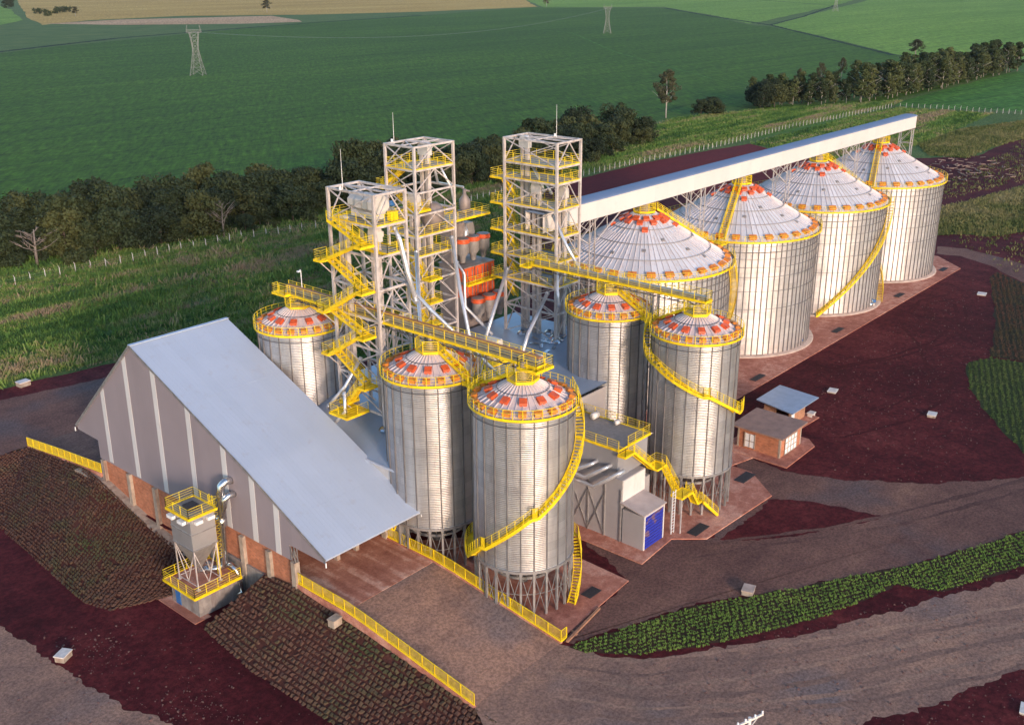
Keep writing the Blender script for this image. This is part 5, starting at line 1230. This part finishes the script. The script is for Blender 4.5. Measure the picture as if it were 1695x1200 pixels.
part('post', MB().box((125.3,58.3,.1),(125.5,58.5,2.75)), CONC, h); part('door', MB().box((126.9,58.93,.1),(127.8,58.98,2.2)), WHITEP, h); part('bench', MB().box((131.4,57.9,.6),(132.6,58.8,.72)).box((131.5,58.,.1),(131.6,58.7,.6)).box((132.4,58.,.1),(132.5,58.7,.6)), WHITEC, h)

# ------------------------------------------------------------------ loose stones on the soil
def stones(name, P, n, z, mat):
    xy = scatter(P, n); mb = MB()
    for x, y in xy:
        r = .05+.10*RNG.random()**3; q = RNG.normal(0,.25,(4,3))
        v = [(x+r*(cos(2.1*k+q[k][0])), y+r*sin(2.1*k+q[k][1]), z-.02) for k in range(3)]; w = [(a+(x-a)*.35, b+(y-b)*.35, z+r*(.7+q[3][0])) for a, b, c in v]
        mb.add(v+w, [(3,4,5),(0,1,4,3),(1,2,5,4),(2,0,3,5)])
    o = link(name, mesh_of(name, mb, mat)); o['kind'] = 'stuff'; return o
STONE = plain('pale_stone', (.14,.072,.062), .85, 0, .4, 3.)
stones('loose_stones', [(34,60),(47,60),(47,84),(42,92),(36,96),(34,84)], 260, LZ, STONE); stones('loose_stones', [(36,84),(41,84),(41,92),(36,92)], 90, LZ, STONE); stones('loose_stones', [(37,62),(43,62),(42,76),(37,78)], 200, LZ, STONE)
stones('loose_stones', [(20,60),(36,66),(35,90),(33,108),(20,104)], 400, LZ+.01, STONE)
stones('loose_stones', [(110,30),(170,45),(222,66),(150,66),(118,50)], 900, .015, STONE); stones('loose_stones', [(66,20),(120,0),(130,18),(100,27),(80,38),(66,46)], 1500, .02, STONE)
# ------------------------------------------------------------------ concrete pit covers, kerb timber, utility pole, pylons
def block(x, y, z, sx, sy, sz, rz, label, mat=WHITEC):
    o = thing('pit_cover', label, 'concrete pit', (x,y,z)); o.rotation_euler.z = rz; l = o.location.copy(); o.location = (0,0,0); o.rotation_euler.z = 0
    part('box', MB().box((-sx/2,-sy/2,-.3),(sx/2,sy/2,sz-.12)), CONC, o); part('lid', MB().box((-sx/2-.06,-sy/2-.06,sz-.12),(sx/2+.06,sy/2+.06,sz)), mat, o)
    o.location = l; o.rotation_euler.z = rz
block(35.7,89.4,LZ,1.35,1.0,.7,.5,'white concrete pit box on the dark soil at the lower left')
block(53.2,69.2,1.55,1.1,.8,.55,.1,'pinkish concrete box at the edge of the turf slope below the ramp railing', CONC)
block(85.7,42.7,0,1.4,1.1,.6,.3,'square concrete pit box above the green planted bank', WHITEC2)
block(143.4,45.3,0,1.4,1.1,.45,.2,'pale concrete pit lid on the dark soil right of the huts'); block(143.0,60.2,0,1.6,1.2,.3,.2,'pale slab on the dark soil behind the pale-roofed hut')
block(209.5,60.1,0,1.9,1.5,.3,.2,'pale slab on the soil near the loop road'); block(64.3,157.2,0,1.7,1.3,.8,.1,'pale concrete box at the left edge where soil meets scrub')
block(84.9,15.2,0,1.5,1.3,.3,.2,'pale concrete lid at the lower right corner'); block(262,90.,0,2.,1.6,.6,.2,'pale concrete box beyond the far end of the long slab', WHITEC)
solo('timber_edge', MB().beam((66.9,51.6,.12),(73.4,52.6,.12),.25,.22).beam((68.4,51.6,.05),(68.6,52.4,.05),.2), WOODR, 'low timber edging beside the tip of the planted bank', 'edging', (70,52,0))
DEB = lambda: (random.gauss(343,14), random.gauss(110,6))
deb = MB()
for i in range(110):
    x, y = DEB(); a = random.random()*6; L = random.uniform(.8,3.2); deb.beam((x,y,.15+random.random()*.5),(x+cos(a)*L,y+sin(a)*L,.2+random.random()*.5),.3,.2)
o = link('timber_debris', mesh_of('timber_debris', deb, plain('weathered_timber', (.2,.13,.1), .85, 0, .4))); o['kind'] = 'stuff'
up = thing('utility_pole', 'concrete utility pole with a short crossarm at the bottom edge', 'pole', (58.35,28.1,0))
part('mast', MB().tube([(58.35,28.1,-.2),(58.35,28.1,9.)],[.2,.13],10), WHITEC, up); part('crossarm', MB().beam((57.1,28.5,8.75),(59.6,27.7,8.75),.12,.16).beam((58.35,28.1,8.),(59.2,27.85,8.7),.06), WHITEC, up)
for k in (-1.1,-.4,.5,1.2): part('insulator', MB().lathe([(.05,0),(.09,.05),(.04,.1),(.09,.16),(.04,.25)],8,(58.35+k,28.1-k*.32,8.83)), WHITEP, up)
def pylon(x, y, H, rz, label):
    o = thing('lattice_pylon', label, 'pylon', (x,y,0)); mb = MB(); ca, sa = cos(rz), sin(rz)
    W = lambda u, v, z: Vector((x+u*ca-v*sa, y+u*sa+v*ca, z))
    prof = [(0,.27),(.16,.21),(.30,.16),(.42,.125),(.53,.11),(.64,.125),(.75,.155),(.86,.19)]; cs = ((-1,-1),(1,-1),(1,1),(-1,1))
    for (a, wa), (b, wb) in zip(prof, prof[1:]):
        a *= H; b *= H; wa *= H/2; wb *= H/2; da = .5 if a > H*.5 else 1.; db = .5 if b > H*.5 else 1.
        for k in range(4):
            p, q = cs[k], cs[(k+1)%4]; f = lambda c, w_, z, d_: W(c[0]*w_, c[1]*w_*d_, z)
            mb.beam(f(p,wa,a,da),f(p,wb,b,db),.17); mb.beam(f(p,wa,a,da),f(q,wb,b,db),.1); mb.beam(f(q,wa,a,da),f(p,wb,b,db),.1); mb.beam(f(p,wb,b,db),f(q,wb,b,db),.09)
    part('mast', mb, PYL, o); ar = MB(); z = H*.86; s = H*.15
    for v in (-.04*H,.04*H): ar.beam(W(-s,v,z),W(s,v,z),.13); ar.beam(W(-s,v,z),W(-s*.85,v*.4,H),.11); ar.beam(W(s,v,z),W(s*.85,v*.4,H),.11)
    for k in range(8): ar.beam(W(-s+k*s/4,0,z),W(-s+(k+.5)*s/4,0,z+H*.05),.09); ar.beam(W(-s+(k+.5)*s/4,0,z+H*.05),W(-s+(k+1)*s/4,0,z),.09)
    ar.beam(W(-s,0,z+H*.05),W(s,0,z+H*.05),.11); part('crossarm', ar, PYL, o)
PYL = plain('pylon_steel', (.26,.25,.22), .6, .1)
pylon(384.2,596.3,30.,-.85,'nearer lattice pylon standing in the dark green crop on the left'); pylon(913.3,664.7,28.5,-.85,'farther lattice pylon in the crop at the top right of centre')
pylon(1600,735,29.,-.85,'faint small lattice pylon by the top edge in the light green field')
cb = thing('power_line', 'thin power lines between the two lattice pylons', 'power line', (384,596,28)); A_, B_ = Vector((384.2,596.3,26)), Vector((913.3,664.7,24.5))
for off in (-3,0,3):
    mb = MB(); q = [A_.lerp(B_,k/24)+Vector((off*.7,off*.7,-13*(1-(2*k/24-1)**2))) for k in range(25)]; mb.tube(q, .018, 4); part('cable', mb, WIRE, cb)

# ------------------------------------------------------------------ light, sky, camera
EL_SUN = radians(12.); AZ = atan2(-.39, -.92)          # sun direction measured from +Y towards +X
w = bpy.data.worlds.new('World'); scn.world = w; w.use_nodes = True; nt = w.node_tree; bg = nt.nodes['Background']
sky = nt.nodes.new('ShaderNodeTexSky'); sky.sky_type = 'NISHITA'; sky.sun_disc = False; sky.sun_elevation = EL_SUN; sky.sun_rotation = AZ % (2*pi); sky.altitude = 500; sky.dust_density = .8; sky.ozone_density = 2.2
nt.links.new(sky.outputs[0], bg.inputs[0]); bg.inputs[1].default_value = SKY
sl = bpy.data.lights.new('sun', 'SUN'); sl.energy = SUN; sl.angle = radians(8.); sl.color = (1.,.76,.62)
so = link('sun', sl); dv = Vector((-.39*cos(EL_SUN), -.92*cos(EL_SUN), sin(EL_SUN))); so.rotation_euler = dv.to_track_quat('Z','Y').to_euler(); so.location = (0,-50,100)
hz = link('haze', mesh_of('haze', MB().box((-3000,-3000,-4.),(9000,9000,64.)), bpy.data.materials.new('air')))
hm = hz.data.materials[0]; hm.use_nodes = True; hm.node_tree.nodes.clear(); ho = hm.node_tree.nodes.new('ShaderNodeOutputMaterial'); hp = hm.node_tree.nodes.new('ShaderNodeVolumePrincipled')
hp.inputs['Color'].default_value = (.8,.84,.9,1); hp.inputs['Density'].default_value = .000015; hm.node_tree.links.new(hp.outputs[0], ho.inputs['Volume']); hz['kind'] = 'stuff'
cam = bpy.data.cameras.new('camera'); co_ = link('camera', cam)
R_ = Vector((0.655982,-0.754756,-0.005489)); U_ = Vector((0.267146,0.225371,0.936932)); F_ = Vector((0.705918,0.616077,-0.34947))
co_.matrix_world = Matrix(((R_.x,U_.x,-F_.x,0),(R_.y,U_.y,-F_.y,0),(R_.z,U_.z,-F_.z,60),(0,0,0,1)))
cam.sensor_fit = 'HORIZONTAL'; cam.sensor_width = 36; cam.lens = 1732.672/1695*36; cam.clip_start = .5; cam.clip_end = 30000
scn.camera = co_
vs_ = scn.view_settings; vs_.view_transform = 'Standard'; vs_.look = 'None'; vs_.exposure = EXPO; vs_.gamma = 1; vs_.use_curve_mapping = False
